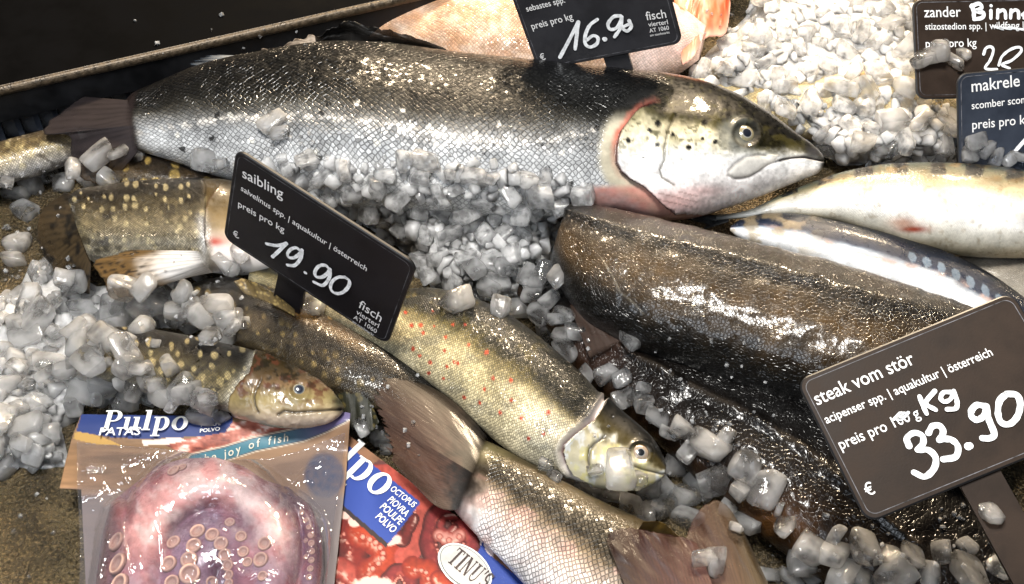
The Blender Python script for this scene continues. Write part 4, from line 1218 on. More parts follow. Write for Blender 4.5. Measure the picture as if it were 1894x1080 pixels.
def strokes_on(pl, strokes, name, mat, parent, width, h=0.0006, seed=0):
    """marker writing: every stroke a ribbon with round ends, traced in photograph pixels"""
    V = []; F = []
    for k, st in enumerate(strokes):
        w_px = width
        if isinstance(st, tuple): st, w_px = st
        st = [tuple(map(float, p)) for p in st]
        if len(st) == 1: st = [st[0], (st[0][0] + 0.6, st[0][1] + 0.3)]
        P = smooth_line(st, max(6, 7 * len(st))) if len(st) > 2 else np.linspace(st[0], st[1], 8)
        Lc = pl.loc(P[:, 0], P[:, 1])
        r = w_px * 0.5 * np.linalg.norm(pl.loc(P[0, 0] + 1, P[0, 1]) - pl.loc(P[0, 0], P[0, 1]) + 0) if False else w_px * 0.5 * pxsize(pl.w(Lc[0]))
        tg = np.gradient(Lc, axis=0); tg /= np.linalg.norm(tg, axis=1, keepdims=True) + 1e-12
        nn = np.stack([-tg[:, 1], tg[:, 0]], 1)
        rr = r * (0.9 + 0.25 * vnoise(np.arange(len(P)) * 0.35, np.zeros(len(P)), seed + k))[:, None]
        Lf = Lc + nn * rr; Rt = Lc - nn * rr
        def cap(c, t0, n0, r0, sgn):
            return [c + r0 * (math.cos(a) * n0 * sgn + math.sin(a) * t0) for a in np.linspace(math.pi, 0, 9)[1:-1]]
        ring = list(Lf) + cap(Lc[-1], tg[-1], nn[-1], rr[-1, 0], -1)[::1] + list(Rt[::-1]) + cap(Lc[0], -tg[0], -nn[0], rr[0, 0], -1)
        hh = h + 0.00006 * k
        # quads down the ribbon plus end fans
        base = len(V); n = len(P)
        V += list(pl.w(Lf, hh)) + list(pl.w(Rt, hh))
        F += [(base + i, base + n + i, base + n + i + 1, base + i + 1) for i in range(n - 1)]
        for c, t0, n0, r0, i_l, i_r in ((Lc[-1], tg[-1], nn[-1], rr[-1, 0], n - 1, 2 * n - 1), (Lc[0], -tg[0], nn[0], rr[0, 0], 0, n)):
            arc = [c + r0 * (math.cos(a) * n0 + math.sin(a) * t0) for a in np.linspace(0, math.pi, 9)[1:-1]]
            b2 = len(V); V += list(pl.w(np.array(arc), hh))
            F.append(tuple([base + i_l] + list(range(b2, b2 + len(arc))) + [base + i_r]))
    return mesh_obj(name, np.array(V), F, mat, parent, smooth=False)


def rrect(w, h, r, n=8):
    pts = []
    for cx, cy_, a0 in ((w / 2 - r, h / 2 - r, 0), (-w / 2 + r, h / 2 - r, 90), (-w / 2 + r, -h / 2 + r, 180), (w / 2 - r, -h / 2 + r, 270)):
        for k in range(n + 1):
            a = math.radians(a0 + 90 * k / n); pts.append((cx + r * math.cos(a), cy_ + r * math.sin(a)))
    return np.array(pts)


def sign(label, T, X, Y, w, mat, stake=(0.02, 0.07), stake_x=0.0, edge=True, near=0.9):
    T = CAM + (np.array(T) - CAM) * near; w = w * near
    pl = Plane(T, X, Y)
    h = w / 1.53; r = 0.0085 * near; th = 0.0022
    foot = pl.w(np.array([stake_x, -h / 2 - stake[1]]))
    rt = thing("price_sign", label, "price sign", tuple(foot))
    R = rrect(w, h, r); Ri = rrect(w - 0.0016, h - 0.0016, r - 0.0008)
    n = len(R)
    V = np.vstack([pl.w(R, -th), pl.w(R, -0.0006), pl.w(Ri, 0.0)])
    F = []
    for k in range(2):
        for i in range(n):
            j = (i + 1) % n
            F.append((k * n + i, k * n + j, (k + 1) * n + j, (k + 1) * n + i))
    fm = [1] * len(F)
    F.append(tuple(range(2 * n, 3 * n))); fm.append(0)
    F.append(tuple(range(n))[::-1]); fm.append(1)
    mesh_obj("board", V, F, [mat, M['sign_edge']], rt, smooth=False, fmat=fm)
    if edge:
        a = rrect(w - 0.0052, h - 0.0052, r - 0.0022); b = rrect(w - 0.0060, h - 0.0060, r - 0.0026)
        mesh_obj("rim_line", np.vstack([pl.w(a, 0.0002), pl.w(b, 0.0002)]), [(i, (i + 1) % n, n + (i + 1) % n, n + i) for i in range(n)], M['scuff'], rt, smooth=False)
    sw, sl = stake
    q = [(-sw / 2, -h / 2 + 0.02), (sw / 2, -h / 2 + 0.02), (sw / 2, -h / 2 - sl * 0.75), (0.002, -h / 2 - sl), (-0.002, -h / 2 - sl), (-sw / 2, -h / 2 - sl * 0.75)]
    q = np.array(q) + np.array([stake_x, 0])
    m_ = len(q)
    mesh_obj("stake", np.vstack([pl.w(q, -th - 0.0006), pl.w(q, -th - 0.0036)]), [tuple(range(m_)), tuple(range(m_, 2 * m_))[::-1]] + [(i, m_ + i, m_ + (i + 1) % m_, (i + 1) % m_) for i in range(m_)], mat, rt, smooth=False)
    return rt, pl


rt, pl = sign("black saibling price sign with 19.90 handwritten, standing tilted on the middle ice", [-0.1417, -0.0144, 0.0629], [0.8379, -0.4739, -0.2708], [0.2908, -0.0322, 0.9562], 0.150, M['sign'], stake=(0.022, 0.075), stake_x=-0.012, near=0.90)
text_on(pl, [("saibling", (449, 327), (524, 367)), ("salvelinus spp. | aquakultur | österreich", (446, 351), (678, 501)), ("preis pro kg", (441, 381), (526, 430))], "lettering", M['white'], rt, bold=0.006, tall=1.12)
text_on(pl, [("€", (433, 437), (443, 441))], "currency_sign", M['white'], rt, bold=0.006, tall=1.12)
text_on(pl, [("fisch", (663, 567), (704, 595)), ("vierterl", (659, 579), (700, 606), 1.15), ("AT 1060", (654, 588), (696, 616)), ("am naschmarkt", (652, 595), (691, 621))], "shop_mark", M['white'], rt, bold=0.002, tall=1.2)
strokes_on(pl, [[(494, 450), (513, 453), (531, 449)], [(530, 450), (518, 462), (505, 474)],
                [(557, 463), (549, 457), (539, 460), (533, 468), (536, 475), (546, 475), (555, 468), (560, 461)], [(560, 461), (558, 475), (547, 489), (533, 489)],
                [(566, 503)], [(611, 497), (603, 489), (591, 491), (584, 501), (586, 510), (597, 511), (607, 504), (612, 496)], [(612, 496), (611, 511), (599, 526), (582, 520)],
                [(640, 511), (648, 518), (645, 530), (633, 540), (620, 540), (613, 531), (616, 519), (627, 511), (640, 511)]], "handwritten_price", M['chalk'], rt, 7.0, seed=3)

rt, pl = sign("glare-tinted sturgeon steak price sign with 33.90 handwritten, leaning over the black sturgeon", [0.2696, -0.1526, 0.072], [0.9241, 0.2855, 0.2541], [-0.352, 0.8947, 0.275], 0.150, M['sign_glare'], stake=(0.022, 0.11), near=0.84)
text_on(pl, [("steak vom stör", (1512, 750), (1694, 672)), ("acipenser spp. | aquakultur | österreich", (1529, 784), (1837, 657)), ("preis pro 100 g", (1556, 832), (1703, 771))], "lettering", M['white'], rt, bold=0.006, tall=1.15)
text_on(pl, [("€", (1604, 918), (1620, 912))], "currency_sign", M['white'], rt, bold=0.006, tall=1.12)
strokes_on(pl, [[(1681, 825), (1677, 811), (1690, 801), (1705, 806), (1707, 820), (1697, 832)], [(1697, 832), (1717, 833), (1730, 847), (1727, 867), (1710, 882), (1690, 874)],
                [(1717, 801), (1724, 789), (1737, 788), (1744, 799), (1737, 814)], [(1737, 814), (1757, 813), (1771, 826), (1767, 845), (1744, 850)],
                ([(1790, 826), (1793, 825)], 13), [(1822, 752), (1806, 750), (1796, 760), (1797, 772), (1808, 777), (1820, 768), (1824, 752)], [(1824, 752), (1828, 776), (1838, 803), (1830, 811), (1816, 811)],
                [(1861, 729), (1848, 742), (1845, 765), (1851, 782), (1866, 785), (1880, 772), (1886, 750), (1880, 732), (1861, 729)],
                ([(1700, 734), (1706, 750), (1713, 766)], 8), ([(1728, 724), (1712, 746), (1730, 759)], 8),
                ([(1757, 726), (1744, 727), (1739, 737), (1746, 744), (1758, 738), (1763, 724)], 8), ([(1763, 724), (1769, 742), (1767, 756), (1751, 758)], 8),
                ([(1653, 776), (1666, 764), (1658, 779), (1672, 764), (1665, 778), (1679, 764)], 6)], "handwritten_price", M['chalk'], rt, 11.0, seed=5)

rt, pl = sign("grey sebastes price sign with 16.90 handwritten, standing on the redfish", [0.0716, 0.2511, 0.0757], [0.9192, -0.1695, 0.3554], [-0.3252, 0.1824, 0.9279], 0.135, M['sign_grey'], stake=(0.02, 0.09), stake_x=0.005, near=0.88)
text_on(pl, [("sebastes spp.", (975, 21), (1046, 4)), ("preis pro kg", (985, 54), (1061, 35))], "lettering", M['white'], rt, bold=0.006, tall=1.15)
text_on(pl, [("€", (1001, 111), (1010, 109))], "currency_sign", M['white'], rt, bold=0.006, tall=1.12)
text_on(pl, [("fisch", (1196, 37), (1233, 32)), ("vierterl", (1200, 49), (1236, 44), 1.1), ("AT 1060", (1202, 60), (1238, 54)), ("am naschmarkt", (1203, 67), (1239, 61))], "shop_mark", M['white'], rt, bold=0.004, tall=1.15)
strokes_on(pl, [[(1036, 105), (1052, 75), (1070, 40)], [(1070, 40), (1067, 65), (1064, 90)], [(1105, 35), (1091, 46), (1083, 64), (1083, 80), (1092, 86), (1104, 80), (1106, 69), (1097, 65), (1086, 73)],
                ([(1118, 71)], 9), [(1148, 28), (1135, 30), (1125, 43), (1129, 53), (1141, 50), (1150, 34)], [(1150, 30), (1148, 50), (1137, 67)], [(1164, 37), (1168, 48), (1160, 56), (1152, 50), (1162, 44)]], "handwritten_price", M['chalk'], rt, 6.5, seed=9)

rt, pl = sign("sky-tinted makrele price sign at the right edge, in front of zander sign", [0.4341, 0.1259, 0.0562], [0.9961, 0.0536, 0.0697], [-0.0878, 0.6422, 0.7615], 0.150, M['sign_sky'], stake=(0.02, 0.05), near=0.95)
text_on(pl, [("makrele", (1797, 170), (1886, 159)), ("scomber scombrus", (1797, 202), (1932, 186)), ("preis pro kg", (1798, 239), (1905, 228))], "lettering", M['white'], rt, bold=0.006, tall=1.12)
strokes_on(pl, [[(1863, 296), (1880, 276), (1898, 256)]], "handwritten_price", M['chalk'], rt, 7.0, seed=11)

rt, pl = sign("glare-tinted zander price sign in the top right corner, half buried by ice", [0.4196, 0.2392, 0.0487], [0.9987, 0.0493, -0.0131], [-0.0309, 0.7883, 0.6145], 0.135, M['sign_glare'], stake=(0.02, 0.02))
text_on(pl, [("zander", (1709, 32), (1777, 31)), ("stizostedion spp. |", (1711, 55), (1824, 54)), ("wildfang |", (1830, 54), (1893, 53)), ("preis pro kg", (1712, 88), (1806, 86))], "lettering", M['white'], rt, bold=0.006, tall=1.12)
strokes_on(pl, [([(1797, 10), (1800, 22), (1801, 35)], 7), ([(1796, 12), (1810, 7), (1815, 15), (1803, 21), (1818, 24), (1816, 33), (1801, 36)], 7), [(1832, 20), (1832, 34)], [(1832, 11)],
                [(1844, 34), (1845, 19)], [(1845, 24), (1853, 19), (1858, 23), (1859, 34)], [(1868, 34), (1869, 19)], [(1869, 24), (1876, 19), (1882, 22), (1883, 34)], [(1890, 28), (1899, 21), (1893, 34)],
                ([(1838, 50), (1856, 55), (1846, 51), (1870, 54), (1862, 51), (1890, 55)], 4),
                ([(1818, 101), (1822, 90), (1831, 87), (1836, 94), (1830, 112), (1821, 127), (1842, 129)], 5), ([(1846, 121), (1852, 105), (1868, 92), (1884, 88), (1887, 96), (1870, 112), (1852, 120), (1866, 127)], 5)], "handwritten_price", M['chalk'], rt, 6.0, seed=13)


# ================================================================== OCTOPUS PACKAGES
def px_sheet(name, poly, step, zf, paint, mat, parent, thick=0.0006, uvs=False):
    """a sheet whose outline is poly (pixels): height zf(px, py), colour paint(px, py); real thickness"""
    poly = np.array(poly, float)
    x0, y0 = poly.min(0) - step; x1, y1 = poly.max(0) + step
    xs = np.arange(x0, x1 + step, step); ys = np.arange(y0, y1 + step, step)
    X, Y = np.meshgrid(xs, ys, indexing='ij')
    n, m = X.shape
    ins = in_poly(X, Y, poly)
    closed = np.vstack([poly, poly[:1]])
    # pull the outer ring of points onto the outline
    nb = np.zeros_like(ins)
    for dx in (-1, 0, 1):
        for dy in (-1, 0, 1):
            nb |= np.roll(np.roll(ins, dx, 0), dy, 1)
    keep = nb
    rimm = nb & ~ins
    if rimm.any():
        rx, ry = X[rimm], Y[rimm]
        best = np.full(rx.shape, 1e9); bx = rx.copy(); by = ry.copy()
        for i in range(len(poly)):
            a, b = closed[i], closed[i + 1]; v = b - a
            t = np.clip(((rx - a[0]) * v[0] + (ry - a[1]) * v[1]) / (v @ v + 1e-9), 0, 1)
            qx = a[0] + t * v[0]; qy = a[1] + t * v[1]; d = np.hypot(rx - qx, ry - qy)
            mm = d < best; best = np.where(mm, d, best); bx = np.where(mm, qx, bx); by = np.where(mm, qy, by)
        X = X.copy(); Y = Y.copy(); X[rimm] = bx; Y[rimm] = by
    Z = zf(X, Y)
    Vt = unproj(X, Y, Z)
    C = paint(X, Y) if paint is not None else None
    f = grid_faces(n, m)
    ok = keep.ravel()[f].all(1)
    f = f[ok]
    used = np.unique(f); remap = -np.ones(n * m, int); remap[used] = np.arange(len(used))
    f = remap[f]; Vt = Vt.reshape(-1, 3)[used]
    nvt = len(used)
    # boundary edges
    e = np.concatenate([f[:, [0, 1]], f[:, [1, 2]], f[:, [2, 3]], f[:, [3, 0]]])
    key = np.sort(e, 1); k = key[:, 0] * nvt + key[:, 1]
    uq, inv, cnt = np.unique(k, return_inverse=True, return_counts=True)
    be = e[cnt[inv] == 1]
    Vb = Vt - np.array([0, 0, thick])
    F = [tuple(q) for q in f.tolist()] + [tuple(q) for q in (f[:, ::-1] + nvt).tolist()] + [(int(a), int(b), int(b + nvt), int(a + nvt)) for a, b in be]
    col = None
    if C is not None:
        C = C.reshape(-1, C.shape[-1])[used]; col = np.vstack([C, C])
    uv = np.stack([X.ravel()[used] * 0.0005, Y.ravel()[used] * 0.0005], -1)
    fm = None
    o = mesh_obj(name, np.vstack([Vt, Vb]), F, mat, parent, col=col, uv=np.vstack([uv, uv]))
    bm = bmesh.new(); bm.from_mesh(o.data); bmesh.ops.recalc_face_normals(bm, faces=bm.faces); bm.to_mesh(o.data); bm.free()
    return o


def stroke_paint(c, px, py, pts, w, base, edge, hi=None, sucker=None, seed=0):
    P = smooth_line(pts, 40)
    d, par, sd = seg_dist(px, py, P)
    ww = w * (0.85 + 0.3 * vnoise(par * 7, par * 0, seed))
    m = 1 - sstep(ww * 0.92, ww * 1.06, d)
    t = np.clip(d / ww, 0, 1)
    k = mix(np.broadcast_to(np.array(base), c.shape), edge, t ** 2.2)
    k = k * (0.72 + 0.56 * fbm(px / 7, py / 7, seed + 4))[..., None]
    if hi is not None: k = mix(k, hi, np.exp(-((d * sd - ww * 0.35) / (ww * 0.22)) ** 2) * sstep(0.45, 0.65, fbm(px / 9, py / 9, seed + 9)) * 0.8)
    c = mix(c, k, m)
    if sucker:
        off, rr, n_ = sucker
        tg = np.gradient(P, axis=0); tg /= np.linalg.norm(tg, axis=1, keepdims=True)
        nn = np.stack([-tg[:, 1], tg[:, 0]], 1)
        for i in np.linspace(2, 37, n_).astype(int):
            q = P[i] + nn[i] * off
            dd = np.hypot(px - q[0], py - q[1])
            c = mix(c, (0.72, 0.40, 0.33), 1 - sstep(rr * 0.8, rr, dd))
            c = mix(c, (0.28, 0.07, 0.05), np.exp(-((dd - rr) / (rr * 0.25)) ** 2) * 0.8)
    return c


def tentacles(px, py):
    c = np.broadcast_to(np.array((0.10, 0.035, 0.03)), px.shape + (3,)).copy()
    RED = (0.27, 0.045, 0.03); DK = (0.07, 0.014, 0.012); PK = (0.46, 0.15, 0.115); WH = (0.72, 0.58, 0.50); OR = (0.42, 0.10, 0.045)
    c = stroke_paint(c, px, py, [(600, 1000), (640, 980), (655, 1030), (640, 1090)], 34, RED, DK, WH, (8, 4, 8), 1)
    c = stroke_paint(c, px, py, [(600, 1060), (630, 1050), (660, 1075)], 20, PK, RED, WH, None, 2)
    c = stroke_paint(c, px, py, [(668, 985), (700, 1000), (715, 1030), (690, 1060)], 30, OR, RED, WH, (6, 5, 8), 3)
    c = stroke_paint(c, px, py, [(690, 880), (735, 880), (775, 915), (785, 960), (770, 1005), (750, 1030)], 19, PK, (0.45, 0.14, 0.12), None, (17, 3, 22), 4)
    c = stroke_paint(c, px, py, [(735, 990), (745, 1000), (755, 980), (765, 960)], 12, (0.25, 0.06, 0.05), DK, WH, None, 5)
    c = stroke_paint(c, px, py, [(800, 1035), (792, 1000), (800, 960), (825, 942), (850, 960), (868, 990), (872, 1015)], 16, (0.30, 0.07, 0.07), DK, PK, (14, 2.6, 22), 6)
    c = stroke_paint(c, px, py, [(842, 955), (822, 958), (815, 975), (828, 985), (840, 975)], 8, (0.34, 0.09, 0.08), DK, WH, None, 7)
    c = stroke_paint(c, px, py, [(812, 990), (835, 998), (850, 990)], 13, (0.66, 0.40, 0.34), RED, WH, (2, 5, 3), 8)
    c = stroke_paint(c, px, py, [(715, 1080), (728, 1060), (745, 1055), (760, 1075)], 15, (0.30, 0.07, 0.07), DK, PK, (12, 2.4, 12), 9)
    c = stroke_paint(c, px, py, [(765, 1050), (790, 1055), (800, 1085)], 20, OR, RED, WH, (4, 4, 5), 10)
    c = stroke_paint(c, px, py, [(810, 1070), (830, 1085)], 18, OR, RED, WH, None, 12)
    for x, y, w, h in ((722, 998, 20, 12), (640, 950, 14, 10), (690, 1085, 40, 20), (612, 1035, 14, 18), (655, 965, 12, 10)):
        dd = np.hypot((px - x) / w, (py - y) / h) + 0.5 * (fbm(px / 9, py / 9, int(x)) - 0.5)
        c = mix(c, (0.80, 0.68, 0.62), (1 - sstep(0.85, 1.05, dd)) * 0.85)
    return c


BLUE = (0.025, 0.055, 0.26)


def card2_paint(px, py):
    c = np.broadcast_to(np.array((0.20, 0.10, 0.055)), px.shape + (3,)).copy()
    c = c * (0.55 + 0.9 * fbm(px / 22 + py / 40, py / 9, 71))[..., None]
    t = tentacles(px, py)
    plate = np.hypot((px - 740) / 175, (py - 1010) / 160)
    c = mix(c, (0.76, 0.62, 0.60), 1 - sstep(0.98, 1.0, plate))
    # food on the plate
    rgn = in_poly(px, py, [(600, 930), (700, 850), (760, 868), (800, 905), (800, 945), (850, 935), (880, 980), (882, 1015), (850, 1060), (830, 1110), (560, 1110)])
    dk = np.abs(t - np.array((0.10, 0.035, 0.03))).sum(-1) > 0.02
    c = np.where((rgn | dk)[..., None], t, c)
    b2 = in_poly(px, py, [(893, 1000), (900, 1022), (966, 1073), (985, 1110), (880, 1110), (860, 1080)])
    c = mix(c, BLUE, b2)
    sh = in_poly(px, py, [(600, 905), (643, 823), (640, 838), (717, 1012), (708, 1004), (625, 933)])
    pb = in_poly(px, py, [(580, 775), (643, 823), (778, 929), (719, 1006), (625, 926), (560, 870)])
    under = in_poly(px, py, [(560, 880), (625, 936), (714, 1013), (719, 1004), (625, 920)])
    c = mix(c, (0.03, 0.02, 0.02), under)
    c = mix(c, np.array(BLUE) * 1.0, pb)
    return np.where((dk & ~pb & ~b2 & ~under)[..., None], np.power(c, 1.5) * np.array((1.05, 0.95, 0.95)), c)


Z2 = 0.026
p0 = unproj(780, 1000, 0)
pk2 = thing("octopus_package", "blue and red printed octopus card sleeve sliding under the silver tail", "package", (p0[0], p0[1], 0))
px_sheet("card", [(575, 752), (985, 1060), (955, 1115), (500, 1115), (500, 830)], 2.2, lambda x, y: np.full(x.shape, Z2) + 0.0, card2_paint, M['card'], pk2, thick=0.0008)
px_sheet("side_flap", [(988, 1058), (990, 1068), (960, 1120), (955, 1112)], 3, lambda x, y: np.full(x.shape, Z2 - 0.001), lambda x, y: np.broadcast_to(np.array((0.5, 0.40, 0.30)), x.shape + (3,)), M['card'], pk2, thick=0.012)
PL2 = Plane(unproj(780, 950, Z2), (1, 0, 0), (0, 1, 0))


# a small slab-serif alphabet, unit em, built from bars and bowls
def bar(x0, y0, x1, y1): return [(x0, y0), (x1, y0), (x1, y1), (x0, y1)]


def bowl(cx, cy_, rx, ry, ix, iy, a0=0, a1=360, n=28):
    """ring pieces between an outer ellipse and a narrower inner one"""
    out = []
    A_ = [math.radians(a0 + (a1 - a0) * k / n) for k in range(n + 1)]
    for a, b in zip(A_[:-1], A_[1:]):
        out.append([(cx + rx * math.cos(a), cy_ + ry * math.sin(a)), (cx + rx * math.cos(b), cy_ + ry * math.sin(b)), (cx + ix * math.cos(b), cy_ + iy * math.sin(b)), (cx + ix * math.cos(a), cy_ + iy * math.sin(a))])
    return out


def glyph(ch):
    """polygons and advance width; x-height 0.66, cap and ascender 1.0"""
    if ch == 'P': return [bar(.10, .05, .30, .95), bar(0, 0, .42, .06), bar(0, .94, .42, 1)] + bowl(.40, .72, .34, .28, .15, .23, -90, 90) + [bar(.30, .94, .41, 1), bar(.30, .44, .41, .49)], .84
    if ch == 'u': return [bar(.08, .12, .26, .60), bar(0, .60, .26, .66), bar(.48, .05, .66, .60), bar(.40, .60, .66, .66), bar(.48, 0, .76, .06)] + bowl(.30, .17, .22, .18, .04, .11, 180, 360), .84
    if ch == 'l': return [bar(.08, .05, .27, .95), bar(0, 0, .36, .06), bar(0, .94, .27, 1)], .44
    if ch == 'p': return [bar(.08, -.24, .26, .60), bar(0, -.30, .38, -.24), bar(0, .60, .26, .66)] + bowl(.36, .33, .32, .35, .13, .28, -115, 115), .78
    if ch == 'o': return bowl(.34, .33, .34, .35, .15, .28), .76
    if ch == 'T': return [bar(.24, .05, .40, .95), bar(.14, 0, .50, .06), bar(0, .93, .64, 1), bar(0, .78, .05, .94), bar(.59, .78, .64, .94)], .72
    if ch == 'I': return [bar(.10, .05, .26, .95), bar(0, 0, .36, .06), bar(0, .94, .36, 1)], .44
    if ch == 'N': return [bar(.08, .05, .14, .95), bar(0, 0, .22, .06), bar(.56, .04, .62, .95), bar(.48, .94, .70, 1), [(.0, 1), (.20, 1), (.62, 0), (.50, 0)]], .80
    if ch == 'U': return [bar(.10, .30, .25, .95), bar(0, .94, .36, 1), bar(.56, .30, .61, .95), bar(.48, .94, .70, 1)] + bowl(.355, .31, .255, .33, .205, .26, 180, 360) + [bar(.10, .28, .15, .31)], .80
    if ch == "'": return [[(.06, 1.02), (.18, 1.02), (.10, .72), (.05, .72)]], .24
    if ch == 'S': return bowl(.26, .74, .24, .28, .12, .20, 25, 270) + bowl(.26, .27, .26, .29, .13, .21, -155, 90) + [bar(.44, .78, .49, 1.0), bar(0, .02, .05, .24)], .58
    return [], .3


def serif_on(pl, items, name, mat, parent, h=0.0007, track=0.0):
    V = []; F = []
    for txt, a, b, tl in items:
        polys = []; x = 0
        for ch in txt:
            g, adv = glyph(ch)
            polys += [[(p[0] + x, p[1]) for p in q] for q in g]; x += adv + track
        la = pl.loc(*a); lb = pl.loc(*b); d = lb - la; L = np.linalg.norm(d); d /= L; e = np.array([-d[1], d[0]]); k = L / x
        for q in polys:
            q = np.array(q); w = la + q[:, :1] * k * d + q[:, 1:2] * k * tl * e
            base = len(V); V += list(pl.w(w, h + 0.00001 * len(F) / 10)); F.append(tuple(range(base, base + len(q))))
    o = mesh_obj(name, np.array(V), F, mat, parent, smooth=False)
    bm = bmesh.new(); bm.from_mesh(o.data)
    for f in bm.faces:
        if f.normal.dot(Vector(pl.N)) < 0: f.normal_flip()
    bm.to_mesh(o.data); bm.free()
    return o


serif_on(PL2, [("Pulpo", (545, 805), (706, 925), 1.12)], "brand_word", M['ink_white'], pk2)
text_on(PL2, [("OCTOPUS", (721, 907), (764, 940)), ("PIOVRA", (716, 927), (750, 957)), ("POULPE", (702, 940), (739, 972)), ("POLVO", (694, 958), (726, 987))], "lettering", M['ink_white'], pk2, h=0.0007, bold=0.012, tall=1.35)
# oval badge
ca, sa = math.cos(math.radians(38)), math.sin(math.radians(38))
ovp = lambda a, b: [(860 + a * math.cos(t) * ca - b * math.sin(t) * sa, 1050 + a * math.cos(t) * sa + b * math.sin(t) * ca) for t in np.linspace(0, 2 * math.pi, 56, endpoint=False)]


def flat_poly(pl, pts, name, mat, parent, h):
    q = pl.loc(np.array([p[0] for p in pts]), np.array([p[1] for p in pts]))
    o = mesh_obj(name, pl.w(q, h), [tuple(range(len(pts)))], mat, parent, smooth=False)
    if o.data.polygons[0].normal.dot(Vector(pl.N)) < 0: o.data.flip_normals()
    return o


M['badge'] = plain("badge_paper", (0.55, 0.52, 0.48), 0.4, 0.4, mott=0.12, mscale=120)
M['badge_line'] = plain("badge_line", (0.16, 0.18, 0.17), 0.4, 0.4)
M['badge_rim'] = plain("badge_rim", (0.72, 0.70, 0.66), 0.4, 0.4)
bd = flat_poly(PL2, ovp(57, 36), "badge", M['badge_rim'], pk2, 0.0006)
flat_poly(PL2, ovp(53, 32.5), "badge_ring", M['badge_line'], bd, 0.0010)
flat_poly(PL2, ovp(51, 31), "badge_field", M['badge'], bd, 0.0014)
serif_on(PL2, [("TINU'S", (826, 1040), (893, 1095), 1.45)], "badge_word", M['ink_dark'], bd, h=0.0018)

# first package: card behind and vacuum bag on it
def zcard1(x, y):
    return 0.030 + 0.012 * sstep(560, 640, x) * sstep(840, 770, y) + 0.004 * sstep(830, 775, y)


RIB = [(360, 852), (420, 838), (470, 822), (520, 812), (560, 803), (600, 787), (640, 766)]


def card1_paint(px, py):
    c = np.broadcast_to(np.array((0.22, 0.13, 0.07)), px.shape + (3,)).copy()
    c = c * (0.6 + 0.8 * fbm(px / 60, py / 6, 73))[..., None]
    t = fbm(px / 18, py / 10, 75)
    oct_ = ramp(t, [(0.25, (0.12, 0.035, 0.03)), (0.45, (0.32, 0.09, 0.06)), (0.6, (0.48, 0.17, 0.12)), (0.75, (0.78, 0.62, 0.54))])
    reg = in_poly(px, py, [(330, 835), (300, 820), (410, 800), (430, 780), (600, 775), (560, 805), (470, 820), (400, 842)])
    c = mix(c, oct_, reg)
    c = mix(c, (0.70, 0.58, 0.50), in_poly(px, py, [(265, 824), (262, 815), (330, 808), (345, 815), (310, 822)]))
    c = mix(c, (0.42, 0.25, 0.07), in_poly(px, py, [(138, 802), (145, 797), (190, 808), (225, 824), (180, 822), (136, 812)]))
    d, par, sd = seg_dist(px, py, RIB)
    c = mix(c, (0.03, 0.03, 0.05), 1 - sstep(13, 14, d))
    c = mix(c, (0.06, 0.17, 0.22), 1 - sstep(10, 11.5, d))
    c = mix(c, (0.12, 0.10, 0.20), (1 - sstep(10, 11.5, d)) * sstep(0.5, 0.9, par))
    c = mix(c, (0.65, 0.55, 0.42), np.exp(-((d - 13.5) / 1.2) ** 2))
    lo = (sd > 0) & (d > 14) & (px > 420)
    c = mix(c, (0.30, 0.19, 0.12), lo * 0.6)
    # lower blue disc and grey print under the bag
    c = mix(c, (0.035, 0.06, 0.12), (1 - sstep(0.8, 1.05, np.hypot((px - 600) / 40, (py - 880) / 45))) * (0.5 + 0.5 * fbm(px / 8, py / 8, 4)))
    c = mix(c, (0.16, 0.15, 0.16), sstep(895, 930, py) * 0.8)
    bl = in_poly(px, py, [(150, 766), (430, 770), (430, 782), (416, 800), (380, 806), (268, 812), (209, 809), (141, 798)])
    c = mix(c, (0.022, 0.04, 0.15), bl)
    return c


p0 = unproj(390, 950, 0)
pk1 = thing("octopus_package", "vacuum packed octopus arms in a clear bag with printed card behind", "package", (p0[0], p0[1], 0))
px_sheet("card", [(150, 766), (420, 770), (640, 762), (648, 764), (640, 880), (615, 1110), (160, 1110), (150, 905), (110, 903), (122, 850), (134, 806)], 2.2, zcard1, card1_paint, M['card'], pk1, thick=0.0008)
PL1 = Plane(unproj(280, 800, 0.0345), (1, 0, 0), (0, 1, 0))
serif_on(PL1, [("Pulpo", (187, 797), (349, 796), 1.0)], "brand_word", M['ink_white'], pk1)
text_on(PL1, [("PATAS", (183, 806), (259, 805), 0.9), ("POULPE", (372, 790), (409, 787)), ("POLVO", (370, 801), (407, 797))], "lettering", M['ink_white'], pk1, h=0.0007, bold=0.012)


def text_curve(txt, pts, zf, size_px, name, mat, parent, lift=0.0009):
    """letters stood one after another along a pixel polyline lying on a sheet of height zf"""
    P = smooth_line(pts, 200)
    sl = np.concatenate([[0], np.cumsum(np.hypot(*np.diff(P, axis=0).T))])
    V = []; F = []; x = 0.0
    for ch in txt:
        if ch == ' ':
            x += size_px * 0.5; continue
        g, f = glyph_mesh(ch, 0.008)
        gx = g[:, 0] - g[:, 0].min(); wd_ = gx.max()
        cs = x + wd_ * size_px / 2
        cx = np.interp(cs, sl, P[:, 0]); cy_ = np.interp(cs, sl, P[:, 1])
        a = np.array([np.interp(cs + 3, sl, P[:, 0]) - np.interp(cs - 3, sl, P[:, 0]), np.interp(cs + 3, sl, P[:, 1]) - np.interp(cs - 3, sl, P[:, 1])]); a /= np.linalg.norm(a)
        e = np.array([a[1], -a[0]])
        sl_ = 0.25
        q = np.array([cx, cy_]) + ((gx - wd_ / 2) * size_px)[:, None] * a + (g[:, 1] * size_px)[:, None] * (e + sl_ * a)
        base = len(V); V += list(unproj(q[:, 0], q[:, 1], zf(q[:, 0], q[:, 1]) + lift)); F += [tuple(i + base for i in ff) for ff in f]
        x += wd_ * size_px + size_px * 0.22
    o = mesh_obj(name, np.array(V), F, mat, parent, smooth=False)
    return o


